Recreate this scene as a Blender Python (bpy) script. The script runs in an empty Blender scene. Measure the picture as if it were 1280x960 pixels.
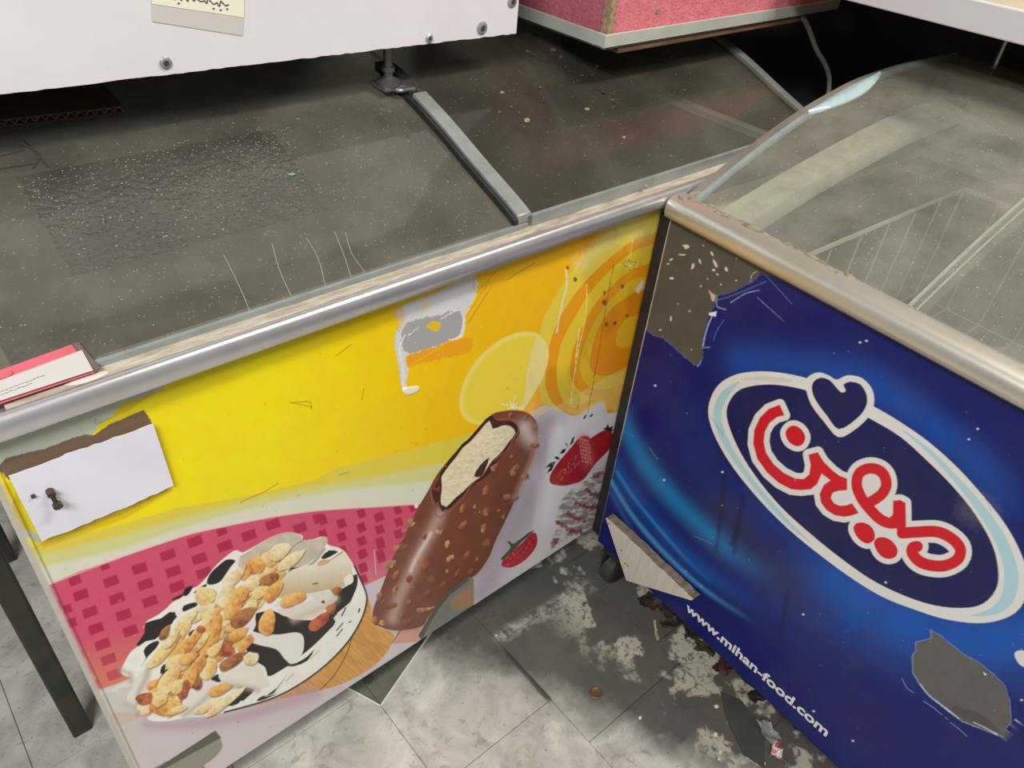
import bpy, bmesh, math, random
import numpy as np
from mathutils import Matrix, Vector

random.seed(7)
rng = np.random.default_rng(7)
sc = bpy.context.scene
COL = sc.collection

# ------------------------------------------------------------------ camera
def cam_matrix(loc, yaw, pitch, roll):
    cy, sy, cp, sp = math.cos(yaw), math.sin(yaw), math.cos(pitch), math.sin(pitch)
    fwd = Vector((sy * cp, cy * cp, sp)); right = Vector((cy, -sy, 0)); up = right.cross(fwd)
    r = math.cos(roll) * right + math.sin(roll) * up
    u = -math.sin(roll) * right + math.cos(roll) * up
    m = Matrix.Identity(4)
    for i in range(3):
        m[i][0], m[i][1], m[i][2], m[i][3] = r[i], u[i], -fwd[i], loc[i]
    return m
cd = bpy.data.cameras.new('camera'); cam = bpy.data.objects.new('camera', cd); COL.objects.link(cam)
cd.sensor_width = 36; cd.lens = 957.74 / 1280 * 36; cd.clip_start = 0.02
cam.matrix_world = cam_matrix((0.0079, -0.6056, 1.24174), 0.770947, -0.666003, 0.101162)
sc.camera = cam

# ------------------------------------------------------------------ world, lights, exposure
w = bpy.data.worlds.new('world'); sc.world = w; w.use_nodes = True
w.node_tree.nodes['Background'].inputs[0].default_value = (0.92, 0.96, 1.0, 1)
w.node_tree.nodes['Background'].inputs[1].default_value = 0.20
def area(name, loc, size, power, target, col=(1, 0.97, 0.92)):
    d = bpy.data.lights.new(name, 'AREA'); d.shape = 'RECTANGLE'; d.size, d.size_y = size
    d.energy = power; d.color = col
    o = bpy.data.objects.new(name, d); COL.objects.link(o); o.location = loc
    o.rotation_euler = (Vector(target) - Vector(loc)).to_track_quat('-Z', 'Y').to_euler()
    return o
area('ceiling_tube_light', (1.35, -0.95, 2.68), (1.2, 0.25), 46, (1.35, -0.95, 0), (1, 0.95, 0.86))
area('ceiling_tube_light_b', (-1.15, -1.3, 2.68), (1.2, 0.6), 84, (-0.6, -0.9, 0), (0.97, 0.98, 1.0))
sc.view_settings.view_transform = 'Standard'; sc.view_settings.look = 'None'
sc.view_settings.gamma = 1; sc.view_settings.use_curve_mapping = False
sc.view_settings.exposure = 0.0

# ------------------------------------------------------------------ helpers
def lin(c):
    return tuple(((x / 255) / 12.92 if x / 255 <= 0.04045 else ((x / 255 + 0.055) / 1.055) ** 2.4) for x in c)
def nlin(c):
    c = np.asarray(c, float) / 255
    return np.where(c <= 0.04045, c / 12.92, ((c + 0.055) / 1.055) ** 2.4)
MATS = {}
def mat(name, rgb, rough=0.5, metal=0.0, var=0.0, scale=20, var_rgb=None, bump=0.0, bump_scale=60, detail=6,
        stretch=None, spec=0.5, coat=0.0, lo=0.4, hi=0.65):
    if name in MATS: return MATS[name]
    m = bpy.data.materials.new(name); m.use_nodes = True; nt = m.node_tree; N = nt.nodes; L = nt.links
    b = N['Principled BSDF']; c = (*lin(rgb), 1)
    b.inputs['Base Color'].default_value = c; b.inputs['Roughness'].default_value = rough
    b.inputs['Metallic'].default_value = metal; b.inputs['Specular IOR Level'].default_value = spec
    b.inputs['Coat Weight'].default_value = coat
    if var > 0 or bump > 0:
        g = N.new('ShaderNodeNewGeometry'); mp = N.new('ShaderNodeMapping'); L.new(g.outputs['Position'], mp.inputs[0])
        if stretch: mp.inputs['Scale'].default_value = stretch
    if var > 0:
        n = N.new('ShaderNodeTexNoise'); n.inputs['Scale'].default_value = scale; n.inputs['Detail'].default_value = detail
        n.inputs['Roughness'].default_value = 0.65; L.new(mp.outputs[0], n.inputs['Vector'])
        r = N.new('ShaderNodeMapRange'); r.inputs[1].default_value = lo; r.inputs[2].default_value = hi
        r.inputs[3].default_value = 0; r.inputs[4].default_value = var; L.new(n.outputs[0], r.inputs[0])
        x = N.new('ShaderNodeMix'); x.data_type = 'RGBA'; x.inputs[6].default_value = c
        vr = var_rgb or tuple(k * 0.5 for k in rgb); x.inputs[7].default_value = (*lin(vr), 1)
        L.new(r.outputs[0], x.inputs[0]); L.new(x.outputs[2], b.inputs['Base Color'])
    if bump > 0:
        n2 = N.new('ShaderNodeTexNoise'); n2.inputs['Scale'].default_value = bump_scale; n2.inputs['Detail'].default_value = 5
        L.new(mp.outputs[0], n2.inputs['Vector']); bp = N.new('ShaderNodeBump'); bp.inputs['Strength'].default_value = bump
        bp.inputs['Distance'].default_value = 0.004; L.new(n2.outputs[0], bp.inputs['Height']); L.new(bp.outputs[0], b.inputs['Normal'])
    MATS[name] = m; return m

class MB:
    """collects faces, builds ONE mesh object"""
    def __init__(s): s.v = []; s.f = []
    def quadbox(s, p):  # 8 points: bottom 4 ccw, top 4 ccw
        k = len(s.v); s.v += [tuple(q) for q in p]
        s.f += [(k+3, k+2, k+1, k), (k+4, k+5, k+6, k+7)] + [(k+i, k+(i+1) % 4, k+4+(i+1) % 4, k+4+i) for i in range(4)]
        return s
    def box(s, x0, x1, y0, y1, z0, z1):
        return s.quadbox([(x0, y0, z0), (x1, y0, z0), (x1, y1, z0), (x0, y1, z0), (x0, y0, z1), (x1, y0, z1), (x1, y1, z1), (x0, y1, z1)])
    def prism(s, prof, a, b, axis='x'):
        k = len(s.v); n = len(prof)
        for t in (a, b):
            for (p, q) in prof:
                s.v.append((t, p, q) if axis == 'x' else (p, t, q) if axis == 'y' else (p, q, t))
        s.f += [tuple(range(k, k + n))[::-1], tuple(range(k + n, k + 2 * n))]
        s.f += [(k + i, k + (i + 1) % n, k + n + (i + 1) % n, k + n + i) for i in range(n)]
        return s
    def tube(s, pts, r, n=8, caps=True):
        pts = [Vector(p) for p in pts]; k0 = len(s.v); rr = r if isinstance(r, (list, tuple)) else [r] * len(pts)
        up = Vector((0, 0, 1))
        for i, p in enumerate(pts):
            t = (pts[min(i + 1, len(pts) - 1)] - pts[max(i - 1, 0)]).normalized()
            a = t.cross(up if abs(t.z) < 0.9 else Vector((1, 0, 0))).normalized(); b = t.cross(a)
            for j in range(n):
                an = 2 * math.pi * j / n
                s.v.append(tuple(p + (a * math.cos(an) + b * math.sin(an)) * rr[i]))
        for i in range(len(pts) - 1):
            for j in range(n):
                a0 = k0 + i * n; s.f.append((a0 + j, a0 + (j + 1) % n, a0 + n + (j + 1) % n, a0 + n + j))
        if caps: s.f += [tuple(range(k0, k0 + n))[::-1], tuple(range(k0 + (len(pts) - 1) * n, k0 + len(pts) * n))]
        return s
    def lathe(s, prof, c=(0, 0, 0), n=20):  # prof: (r,z) along z axis
        pts = [(c[0], c[1], c[2] + z) for r, z in prof]; k0 = len(s.v)
        for (r, z) in prof:
            for j in range(n):
                an = 2 * math.pi * j / n; s.v.append((c[0] + r * math.cos(an), c[1] + r * math.sin(an), c[2] + z))
        for i in range(len(prof) - 1):
            for j in range(n):
                a0 = k0 + i * n; s.f.append((a0 + j, a0 + (j + 1) % n, a0 + n + (j + 1) % n, a0 + n + j))
        s.f += [tuple(range(k0, k0 + n))[::-1], tuple(range(k0 + (len(prof) - 1) * n, k0 + len(prof) * n))]
        return s
    def sheet(s, grid, th=None):  # grid of points rows x cols, optional thickness vector
        R, C = len(grid), len(grid[0]); k = len(s.v)
        s.v += [tuple(p) for row in grid for p in row]
        top = [(k + i * C + j, k + i * C + j + 1, k + (i + 1) * C + j + 1, k + (i + 1) * C + j) for i in range(R - 1) for j in range(C - 1)]
        s.f += top
        if th is not None:
            k2 = len(s.v); th = Vector(th); s.v += [tuple(Vector(p) + th) for row in grid for p in row]
            s.f += [tuple(q - k + k2 for q in f)[::-1] for f in top]
            bd = [(0, j) for j in range(C)] + [(i, C - 1) for i in range(1, R)] + [(R - 1, j) for j in range(C - 2, -1, -1)] + [(i, 0) for i in range(R - 2, 0, -1)]
            ids = [i * C + j for i, j in bd]
            for a, b in zip(ids, ids[1:] + ids[:1]): s.f.append((k + b, k + a, k2 + a, k2 + b))
        return s
    def build(s, name, m, parent=None, smooth=False, bevel=0.0, seg=2):
        me = bpy.data.meshes.new(name); me.from_pydata(s.v, [], s.f); me.validate()
        bm = bmesh.new(); bm.from_mesh(me); bmesh.ops.recalc_face_normals(bm, faces=bm.faces)
        if bevel > 0:
            es = [e for e in bm.edges if len(e.link_faces) == 2 and e.calc_face_angle(0) > 0.5]
            bmesh.ops.bevel(bm, geom=es, offset=bevel, segments=seg, affect='EDGES', profile=0.5, clamp_overlap=True)
        bm.to_mesh(me); bm.free()
        if smooth:
            for p in me.polygons: p.use_smooth = True
            try: me.set_sharp_from_angle(angle=math.radians(40))
            except Exception: pass
        o = bpy.data.objects.new(name, me); COL.objects.link(o); me.materials.append(m)
        if parent: o.parent = parent
        return o
def tag(o, label=None, cat=None, group=None, kind=None):
    if label: o['label'] = label
    if cat: o['category'] = cat
    if group: o['group'] = group
    if kind: o['kind'] = kind
    return o
def thing(name, label, cat, loc=(0, 0, 0), rz=0, group=None):
    o = bpy.data.objects.new(name, None); COL.objects.link(o); o.location = loc; o.rotation_euler = (0, 0, rz)
    o.empty_display_size = 0.05
    return tag(o, label, cat, group)
def smooth_poly(pts, n=4, closed=True):
    P = np.asarray(pts, float); N = len(P); out = []
    for i in range(N if closed else N - 1):
        if closed: p0, p1, p2, p3 = P[i - 1], P[i], P[(i + 1) % N], P[(i + 2) % N]
        else: p0, p1, p2, p3 = P[max(i - 1, 0)], P[i], P[i + 1], P[min(i + 2, N - 1)]
        for t in np.arange(n) / n:
            out.append(0.5 * ((2 * p1) + (-p0 + p2) * t + (2 * p0 - 5 * p1 + 4 * p2 - p3) * t * t + (-p0 + 3 * p1 - 3 * p2 + p3) * t ** 3))
    if not closed: out.append(P[-1])
    return np.array(out)

# ------------------------------------------------------------------ print painter (vertex-colour prints on dense panel sheets)
_LAT = rng.random((256, 256))
def vnoise(x, y):
    xi = np.floor(x).astype(int); yi = np.floor(y).astype(int); fx = x - xi; fy = y - yi
    fx = fx * fx * (3 - 2 * fx); fy = fy * fy * (3 - 2 * fy)
    a = _LAT[yi & 255, xi & 255]; b = _LAT[yi & 255, (xi + 1) & 255]; c = _LAT[(yi + 1) & 255, xi & 255]; d = _LAT[(yi + 1) & 255, (xi + 1) & 255]
    return (a * (1 - fx) + b * fx) * (1 - fy) + (c * (1 - fx) + d * fx) * fy
def fbm(x, y, o=4):
    s = 0; a = 0.5; t = 0
    for i in range(o): s = s + a * vnoise(x * 2 ** i + 17 * i, y * 2 ** i + 31 * i); t += a; a *= 0.55
    return s / t
def crop(ox, oy, s): return lambda pts: [(ox + x / s, oy + y / s) for x, y in pts]

class Print:
    """H maps drawing-sheet coordinates of the artwork to metres on the panel"""
    def __init__(s, us, vs, H):
        s.us, s.vs = us, vs; s.H = np.array(H).reshape(3, 3); Hi = np.linalg.inv(s.H)
        U, V = np.meshgrid(us, vs); s.U, s.V = U, V
        q = Hi @ np.stack([U.ravel(), V.ravel(), np.ones(U.size)]); s.X = (q[0] / q[2]).reshape(U.shape); s.Y = (q[1] / q[2]).reshape(U.shape)
        s.col = np.zeros(U.shape + (3,)); s.rough = np.full(U.shape, 0.28); s.h = np.zeros(U.shape)
        s.fine = us <= us[0] + 0.92
    def to_uv(s, pts):
        P = np.asarray(pts, float); q = s.H @ np.stack([P[:, 0], P[:, 1], np.ones(len(P))]); return np.stack([q[0] / q[2], q[1] / q[2]], 1)
    def win(s, pts, pad):
        P = np.asarray(pts, float); x0, y0 = P.min(0) - pad; x1, y1 = P.max(0) + pad
        uv = s.to_uv([(x0, y0), (x1, y0), (x1, y1), (x0, y1), ((x0+x1)/2, y0), ((x0+x1)/2, y1)])
        i0, i1 = np.searchsorted(s.us, uv[:, 0].min()), np.searchsorted(s.us, uv[:, 0].max())
        j0, j1 = np.searchsorted(s.vs, uv[:, 1].min()), np.searchsorted(s.vs, uv[:, 1].max())
        return slice(max(j0 - 1, 0), j1 + 1), slice(max(i0 - 1, 0), i1 + 1)
    @staticmethod
    def pdist(X, Y, P, closed=True):
        d2 = np.full(X.shape, 1e18); ins = np.zeros(X.shape, bool); n = len(P)
        for i in range(n if closed else n - 1):
            ax, ay = P[i]; bx, by = P[(i + 1) % n]; ex, ey = bx - ax, by - ay; L = ex * ex + ey * ey + 1e-12
            t = np.clip(((X - ax) * ex + (Y - ay) * ey) / L, 0, 1); dx = X - ax - t * ex; dy = Y - ay - t * ey
            np.minimum(d2, dx * dx + dy * dy, out=d2)
            if closed and ay != by: ins ^= ((ay > Y) != (by > Y)) & (X < ex * (Y - ay) / (by - ay) + ax)
        d = np.sqrt(d2); return np.where(ins, -d, d) if closed else d
    def apply(s, w, m, col, rough=None, h=None):
        c = col(s.X[w], s.Y[w]) if callable(col) else nlin(col)
        s.col[w] = s.col[w] * (1 - m[..., None]) + c * m[..., None]
        if rough is not None: s.rough[w] = s.rough[w] * (1 - m) + rough * m
        if h is not None: s.h[w] = s.h[w] * (1 - m) + h * m
    def poly(s, pts, col, soft=0.9, alpha=1.0, sm=4, grow=0.0, rough=None, rag=0.0, ragf=0.3, h=None):
        P = smooth_poly(pts, sm) if sm > 1 else np.asarray(pts, float)
        w = s.win(P, soft + grow + rag + 1); X, Y = s.X[w], s.Y[w]
        if X.size == 0: return
        d = s.pdist(X, Y, P) - grow
        if rag: d = d + (fbm(X * ragf, Y * ragf) - 0.5) * 2 * rag
        s.apply(w, np.clip(0.5 - d / soft, 0, 1) * alpha, col, rough, h)
    def stroke(s, pts, wid, col, soft=0.9, alpha=1.0, sm=4, gauss=False, rag=0.0, ragf=0.4, rough=None, h=None, fade=0):
        P = smooth_poly(pts, sm, False) if sm > 1 else np.asarray(pts, float)
        w = s.win(P, wid * (3 if gauss else 0.6) + soft + rag + 1); X, Y = s.X[w], s.Y[w]
        if X.size == 0: return
        d = s.pdist(X, Y, P, False)
        if rag: d = d + (fbm(X * ragf, Y * ragf) - 0.5) * 2 * rag
        m = np.exp(-(d / wid) ** 2) if gauss else np.clip(0.5 - (d - wid / 2) / soft, 0, 1)
        if fade:
            e = P[-1]; m = m * np.clip(np.hypot(X - e[0], Y - e[1]) / fade, 0, 1)
        s.apply(w, m * alpha, col, rough, h)
    def nut(s, cx, cy, l, wd, ang, c0, c1, seed=0, n=12, jit=0.10, sh=0.55):
        a = math.radians(ang); r = random.Random(seed)
        P = []
        for i in range(n):
            t = 2 * math.pi * i / n; k = 1 + r.uniform(-jit, jit)
            x, y = l / 2 * math.cos(t) * k, wd / 2 * math.sin(t) * k * (1 - 0.25 * math.cos(t))
            P.append((cx + x * math.cos(a) - y * math.sin(a), cy + x * math.sin(a) + y * math.cos(a)))
        P = smooth_poly(P, 2) if n > 8 else np.array(P); w = s.win(P, 3); X, Y = s.X[w], s.Y[w]
        if X.size == 0: return
        d = s.pdist(X, Y, P)
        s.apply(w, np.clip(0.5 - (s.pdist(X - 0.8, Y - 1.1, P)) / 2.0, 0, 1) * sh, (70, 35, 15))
        yy = (-(X - cx) * math.sin(a) + (Y - cy) * math.cos(a)) / (wd / 2 + 1e-6)
        xx = ((X - cx) * math.cos(a) + (Y - cy) * math.sin(a)) / (l / 2)
        e = np.clip(0.35 + 0.45 * yy + 0.25 * xx * r.choice((-1, 1)) + (fbm(X * 0.25 + seed, Y * 0.25) - 0.5) * 1.5, 0, 1)[..., None]
        c = nlin(c0) * (1 - e) + nlin(c1) * e
        m = np.clip(0.5 - d / 1.0, 0, 1)[..., None]
        s.col[w] = s.col[w] * (1 - m) + c * m
    def mesh(s, name, m, parent, y0, gain=1.0):
        ny, nx = s.U.shape; co = np.empty((ny, nx, 3)); co[..., 0] = s.U; co[..., 1] = y0 - s.h; co[..., 2] = s.V
        for sl in ((0, slice(None)), (-1, slice(None)), (slice(None), 0), (slice(None), -1)): co[sl + (1,)] = y0 + 0.003
        idx = np.arange(ny * nx).reshape(ny, nx)
        q = np.stack([idx[:-1, :-1], idx[:-1, 1:], idx[1:, 1:], idx[1:, :-1]], -1).reshape(-1, 4)
        me = bpy.data.meshes.new(name); me.vertices.add(ny * nx); me.vertices.foreach_set('co', co.ravel().astype(np.float32))
        me.loops.add(q.size); me.loops.foreach_set('vertex_index', q.ravel().astype(np.int32))
        me.polygons.add(len(q)); me.polygons.foreach_set('loop_start', np.arange(0, q.size, 4, dtype=np.int32))
        try: me.polygons.foreach_set('loop_total', np.full(len(q), 4, dtype=np.int32))
        except Exception: pass
        me.update(calc_edges=True)
        at = me.color_attributes.new('print', 'FLOAT_COLOR', 'POINT')
        c4 = np.ones((ny * nx, 4), np.float32); c4[:, :3] = np.clip(s.col.reshape(-1, 3) * gain, 0, 0.9); c4[:, 3] = s.rough.ravel()
        at.data.foreach_set('color', c4.ravel())
        me.polygons.foreach_set('use_smooth', np.ones(len(q), bool))
        me.materials.append(m); o = bpy.data.objects.new(name, me); COL.objects.link(o); o.parent = parent
        return o
def print_material(name):
    m = bpy.data.materials.new(name); m.use_nodes = True; N = m.node_tree.nodes; L = m.node_tree.links; b = N['Principled BSDF']
    a = N.new('ShaderNodeVertexColor'); a.layer_name = 'print'
    g = N.new('ShaderNodeNewGeometry'); n = N.new('ShaderNodeTexNoise'); n.inputs['Scale'].default_value = 14; n.inputs['Detail'].default_value = 8
    n.inputs['Roughness'].default_value = 0.7; L.new(g.outputs['Position'], n.inputs['Vector'])
    r = N.new('ShaderNodeMapRange'); r.inputs[1].default_value = 0.35; r.inputs[2].default_value = 0.7; r.inputs[3].default_value = 0; r.inputs[4].default_value = 0.07
    L.new(n.outputs[0], r.inputs[0]); x = N.new('ShaderNodeMix'); x.data_type = 'RGBA'; L.new(r.outputs[0], x.inputs[0]); L.new(a.outputs['Color'], x.inputs[6])
    x.inputs[7].default_value = (0.16, 0.14, 0.11, 1); L.new(x.outputs[2], b.inputs['Base Color'])
    L.new(a.outputs['Alpha'], b.inputs['Roughness']); b.inputs['Specular IOR Level'].default_value = 0.28
    return m

# ------------------------------------------------------------------ artwork of the yellow freezer front
H_YELLOW = [0.00037760593626652784, -0.00018288100062749784, 0.11436192653112982, -0.0006306771655350124, -0.0009233780490608316,
            1.1070313340351956, -0.0005401530769473956, -0.00042584094971289473, 1.0]
H_BLUE = [0.006051227732477761, 0.001364088131216035, -5.4368236082718795, 0.006376440703449381, -0.00647776487060383,
          -0.09595444395563568, 0.004814761206808208, -0.002061167159219515, 1.0]
def paint_yellow(p):
    A = crop(140, 650, 7.111); B = crop(300, 650, 7.111); Cc = crop(140, 770, 7.111); D = crop(300, 750, 7.111)
    E_ = crop(440, 640, 6); F = crop(520, 500, 6); G = crop(620, 500, 4.3636); R = crop(680, 270, 3.84)
    K = crop(480, 300, 4.571); M = crop(140, 640, 3.5556); T0 = crop(0, 600, 2.667); T1 = crop(400, 600, 2.667); Q = crop(0, 420, 3.554)
    X, Y = p.X, p.Y
    t = np.clip((X - 330) / 330, 0, 1)[..., None]
    p.col[:] = nlin((252, 224, 4)) * (1 - t) + nlin((255, 184, 4)) * t
    n = fbm(X * 0.05, Y * 0.05)[..., None]; p.col *= 0.94 + 0.12 * n
    # sheen swirl to the right of the torn patch
    p.stroke([(640, 300), (590, 380), (560, 470), (540, 560)], 26, (252, 196, 8), gauss=True, alpha=0.6)
    big = [(900, 560), (900, 1000), (-60, 1000), (-60, 700)]
    # pale bands below the yellow
    p.poly([(-20, 700), (52, 680), (150, 656), (225, 634), (300, 622), (394, 600), (420, 585), (502, 565), (584, 543), (640, 525), (700, 508)] + big, (224, 205, 70), sm=1)
    p.poly([(-20, 712), (52, 694), (150, 670), (240, 644), (330, 622), (400, 608), (470, 596), (548, 580), (640, 560)] + big, (214, 212, 140), sm=1, soft=8)
    p.poly([(-20, 728), (52, 709), (150, 686), (240, 656), (337, 629), (420, 614), (530, 602), (640, 590)] + big, (222, 220, 196), sm=1, soft=6)
    # off-white ground of the lower part
    p.poly([(-20, 760), (56, 733), (150, 697), (240, 667), (337, 647), (480, 633), (640, 620), (900, 620), (900, 1000), (-60, 1000)], (212, 200, 200), sm=1)
    # pink field
    def pink(x, y):
        k = np.clip((y - 800 - (x - 90) * -0.25) / 70, 0, 1)[..., None] * np.clip((240 - x) / 80, 0, 1)[..., None]
        f = np.clip((y - 690) / 50, 0, 1)[..., None] * np.clip((x - 430) / 30, 0, 1)[..., None]
        c = nlin((212, 78, 108)) * (1 - k) + nlin((222, 128, 96)) * k
        return c * (1 - 0.6 * f) + nlin((225, 150, 165)) * 0.6 * f
    pinkP = [(40, 739), (56, 733), (100, 714), (150, 697), (240, 667), (337, 647), (400, 638), (480, 633), (560, 628), (560, 690), (482, 720), (454, 733), (300, 800), (160, 850), (97, 871), (80, 840)]
    p.poly(pinkP, pink, sm=1)
    p.stroke([(40, 739), (56, 733), (150, 697), (240, 667), (337, 647), (400, 638), (480, 633), (540, 629)], 1.6, (240, 190, 185), alpha=0.7)
    sqs = [(350, 285, .6), (465, 295, 1), (560, 250, 1), (650, 205, 1), (740, 170, .7), (830, 185, 1), (910, 148, 1), (1000, 160, 1), (1065, 125, 1), (1140, 145, .95), (1205, 110, .9), (1262, 125, .9),
           (250, 335, .8), (370, 338, 1), (485, 348, 1), (578, 305, 1), (665, 262, 1), (750, 220, 1), (270, 383, 1), (390, 395, 1), (500, 405, 1), (590, 355, 1), (680, 310, 1),
           (300, 440, 1), (412, 450, 1), (600, 400, 1), (320, 495, 1), (435, 503, 1), (545, 490, 1), (342, 548, 1), (362, 598, 1), (382, 648, 1), (185, 420, .8), (235, 478, .8), (225, 430, .6), (262, 585, .7), (285, 637, .7), (312, 685, .7),
           (1140, 190, .95), (1205, 160, .9), (1205, 205, .9), (1207, 248, .9), (1210, 295, .9), (1265, 165, .9), (1267, 205, .9), (1268, 247, .9)]
    sq2 = [(10, 135, .9), (10, 180, .9), (70, 145, .9), (138, 112, .9), (200, 122, .9), (260, 100, .85), (72, 190, .9), (138, 157, .9), (200, 165, .9), (262, 140, .85), (75, 235, .9), (140, 203, .9), (202, 215, .9), (262, 180, .85), (85, 278, .9), (143, 245, .9), (204, 260, .9), (145, 290, .85), (145, 330, .85), (90, 320, .8), (310, 90, .8), (265, 225, .8)]
    def darkpink(x, y):
        k = np.clip((y - 800) / 70, 0, 1)[..., None] * np.clip((240 - x) / 80, 0, 1)[..., None]
        return nlin((176, 22, 68)) * (1 - k) + nlin((204, 90, 90)) * k
    for lst, tr in ((sqs, T0), (sq2, T1)):
        for (x, y, k) in lst:
            x, y = tr([(x, y)])[0]; w_ = (8.9 - max(0, (x - 300)) * 0.016) * k; h_ = 5.6 * (0.75 + 0.25 * k)
            if tr is T1 or x > 420: w_ = 5.2 * k; h_ = 4.9
            a = -0.36
            P = [(x + cx * w_ + cy * 1.7, y + cx * w_ * a + cy * h_ ) for cx, cy in ((-1, -1), (1, -1), (1, 1), (-1, 1))]
            top = np.interp(x, [56, 150, 240, 337, 480, 560], [733, 697, 667, 647, 633, 628])
            P = [(q[0], max(q[1], np.interp(q[0], [56, 150, 240, 337, 480, 560], [733, 697, 667, 647, 633, 628]) + 1.0)) for q in P]
            p.poly(P, darkpink, sm=1, soft=1.2, alpha=0.92)
    p.stroke([(468, 688), (469, 705), (470, 718)], 1.0, (240, 200, 205), alpha=0.8)
    # white lower right field
    p.poly([(640, 560), (667, 516), (673, 510), (680, 507), (691, 506), (702, 514), (714, 520), (725, 519), (735, 511), (748, 503), (755, 501), (757, 511), (762, 516), (769, 514), (800, 500), (900, 480), (900, 800), (560, 800), (600, 700)], (222, 216, 214), sm=1)
    p.stroke([(682, 530), (672, 590), (650, 640), (625, 690), (600, 740)], 20, (176, 160, 176), gauss=True, alpha=0.8)
    p.stroke([(700, 540), (690, 600), (684, 650)], 10, (236, 234, 232), gauss=True, alpha=0.6)
    # rings top right
    p.poly(R([(425, -30), (330, 75), (200, 190), (100, 310), (30, 430), (-10, 520), (-30, 700), (-10, 880), (60, 920), (100, 945), (140, 955), (175, 945), (210, 910), (260, 880), (290, 870), (300, 930), (320, 945), (350, 940), (460, 880), (700, 700), (700, -60)]), (232, 206, 66))
    p.poly(R([(700, 40), (520, 85), (440, 110), (340, 180), (220, 290), (130, 400), (60, 520), (20, 650), (5, 780), (20, 860), (70, 925), (130, 955), (175, 945), (210, 910), (290, 875), (300, 930), (320, 945), (460, 880), (700, 700)]), (238, 158, 14))
    p.poly(R([(700, 90), (525, 135), (430, 170), (330, 250), (220, 370), (140, 500), (80, 620), (60, 750), (75, 850), (110, 905), (150, 920), (215, 885), (300, 860), (460, 800), (700, 600)]), (236, 200, 50))
    p.poly(R([(700, 180), (500, 230), (420, 260), (330, 330), (240, 430), (170, 560), (130, 680), (130, 780), (170, 840), (230, 870), (300, 860), (460, 790), (700, 600)]), (238, 160, 16))
    p.poly(R([(700, 230), (490, 290), (420, 310), (340, 380), (260, 480), (200, 600), (170, 720), (190, 790), (240, 830), (320, 825), (460, 760), (700, 560)]), (236, 192, 40))
    p.poly(R([(700, 300), (460, 360), (400, 390), (330, 440), (260, 540), (230, 640), (220, 720), (250, 760), (310, 765), (400, 735), (700, 500)]), (238, 148, 8))
    p.poly(R([(520, 460), (440, 480), (400, 490), (360, 540), (345, 600), (360, 630), (400, 630), (480, 590)]), (236, 184, 30))
    # pale translucent sweep across the rings
    p.poly([(560, 590), (640, 540), (700, 505), (760, 470), (840, 430), (840, 490), (800, 500), (769, 514), (757, 511), (748, 503), (725, 519), (702, 514), (680, 507), (660, 516)], (244, 226, 130), sm=1, alpha=0.38)
    p.stroke(R([(330, 60), (250, 160), (180, 230)]), 10, (240, 226, 140), gauss=True, alpha=0.7, rag=6)
    for q, a in (([(440, 30), (400, 60), (340, 110)], .6), ([(500, 60), (470, 90)], .5)): p.stroke(R(q), 12, (226, 214, 130), gauss=True, alpha=a, rag=8)
    # egg shaped bubble
    egg = K([(430, 960), (440, 850), (490, 740), (570, 640), (680, 560), (780, 525), (870, 530), (930, 590), (940, 680), (900, 800), (830, 920), (780, 990), (700, 1050), (560, 1060), (470, 1030)])
    p.poly(egg, (238, 212, 62)); w = p.win(egg, 3); d = -p.pdist(p.X[w], p.Y[w], smooth_poly(egg, 4))
    p.apply(w, np.clip(1 - np.abs(d - 3) / 5, 0, 1) * (d > 0) * 0.5, (246, 232, 150))
    p.poly(K([(880, 555), (930, 600), (940, 680), (900, 800), (830, 920), (790, 970), (800, 880), (820, 740), (850, 610)]), (236, 222, 150), alpha=0.75)
    for a in range(8):
        l = 14 if a % 2 == 0 else 7; an = a * math.pi / 4 + 0.2
        p.stroke([(641, 508), (641 + l * math.cos(an), 508 + l * math.sin(an))], 1.1, (255, 250, 220), sm=1, alpha=0.8)
    # pink-white ripple scoop at the right
    scoop = G([(300, 800), (330, 700), (350, 560), (430, 470), (520, 420), (640, 320), (760, 260), (760, 640), (530, 690), (400, 750), (320, 805)])
    def rip(x, y):
        k = fbm(x * 0.12 + y * 0.05, y * 0.35)[..., None]; s = np.clip((k - 0.38) * 4, 0, 1)
        return nlin((150, 138, 132)) * (1 - s) + nlin((222, 214, 206)) * s
    p.poly(scoop, rip, soft=3, rag=2)
    for q in ([(340, 670), (370, 690), (410, 715), (460, 720)], [(390, 620), (430, 640), (480, 660)], [(440, 560), (480, 580), (520, 585), (570, 575)], [(500, 490), (530, 520), (570, 510)], [(540, 420), (580, 400)], [(310, 775), (330, 770)]):
        p.stroke(G(q), 5.0, (140, 30, 66), alpha=0.85, rag=5, ragf=0.5, soft=2)
    # strawberries and raspberry
    red = lambda x, y: nlin((166, 22, 30)) * (0.75 + 0.5 * fbm(x * 0.12, y * 0.12))[..., None]
    p.poly(G([(500, 230), (560, 180), (610, 160), (635, 180), (640, 230), (600, 290), (540, 350), (480, 430), (440, 450), (520, 370), (530, 290)]), red)
    p.poly(G([(580, 155), (600, 150), (610, 128), (618, 150), (640, 140), (632, 160), (650, 165), (620, 172)]), (38, 36, 30), sm=1)
    p.poly(G([(300, 400), (340, 340), (400, 270), (450, 210), (490, 195), (520, 220), (530, 300), (520, 370), (470, 430), (430, 455), (370, 468), (310, 460), (292, 440)]), red)
    p.stroke(G([(520, 230), (530, 300), (520, 370), (480, 425)]), 2.2, (90, 12, 18), alpha=0.7, soft=2)
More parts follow.
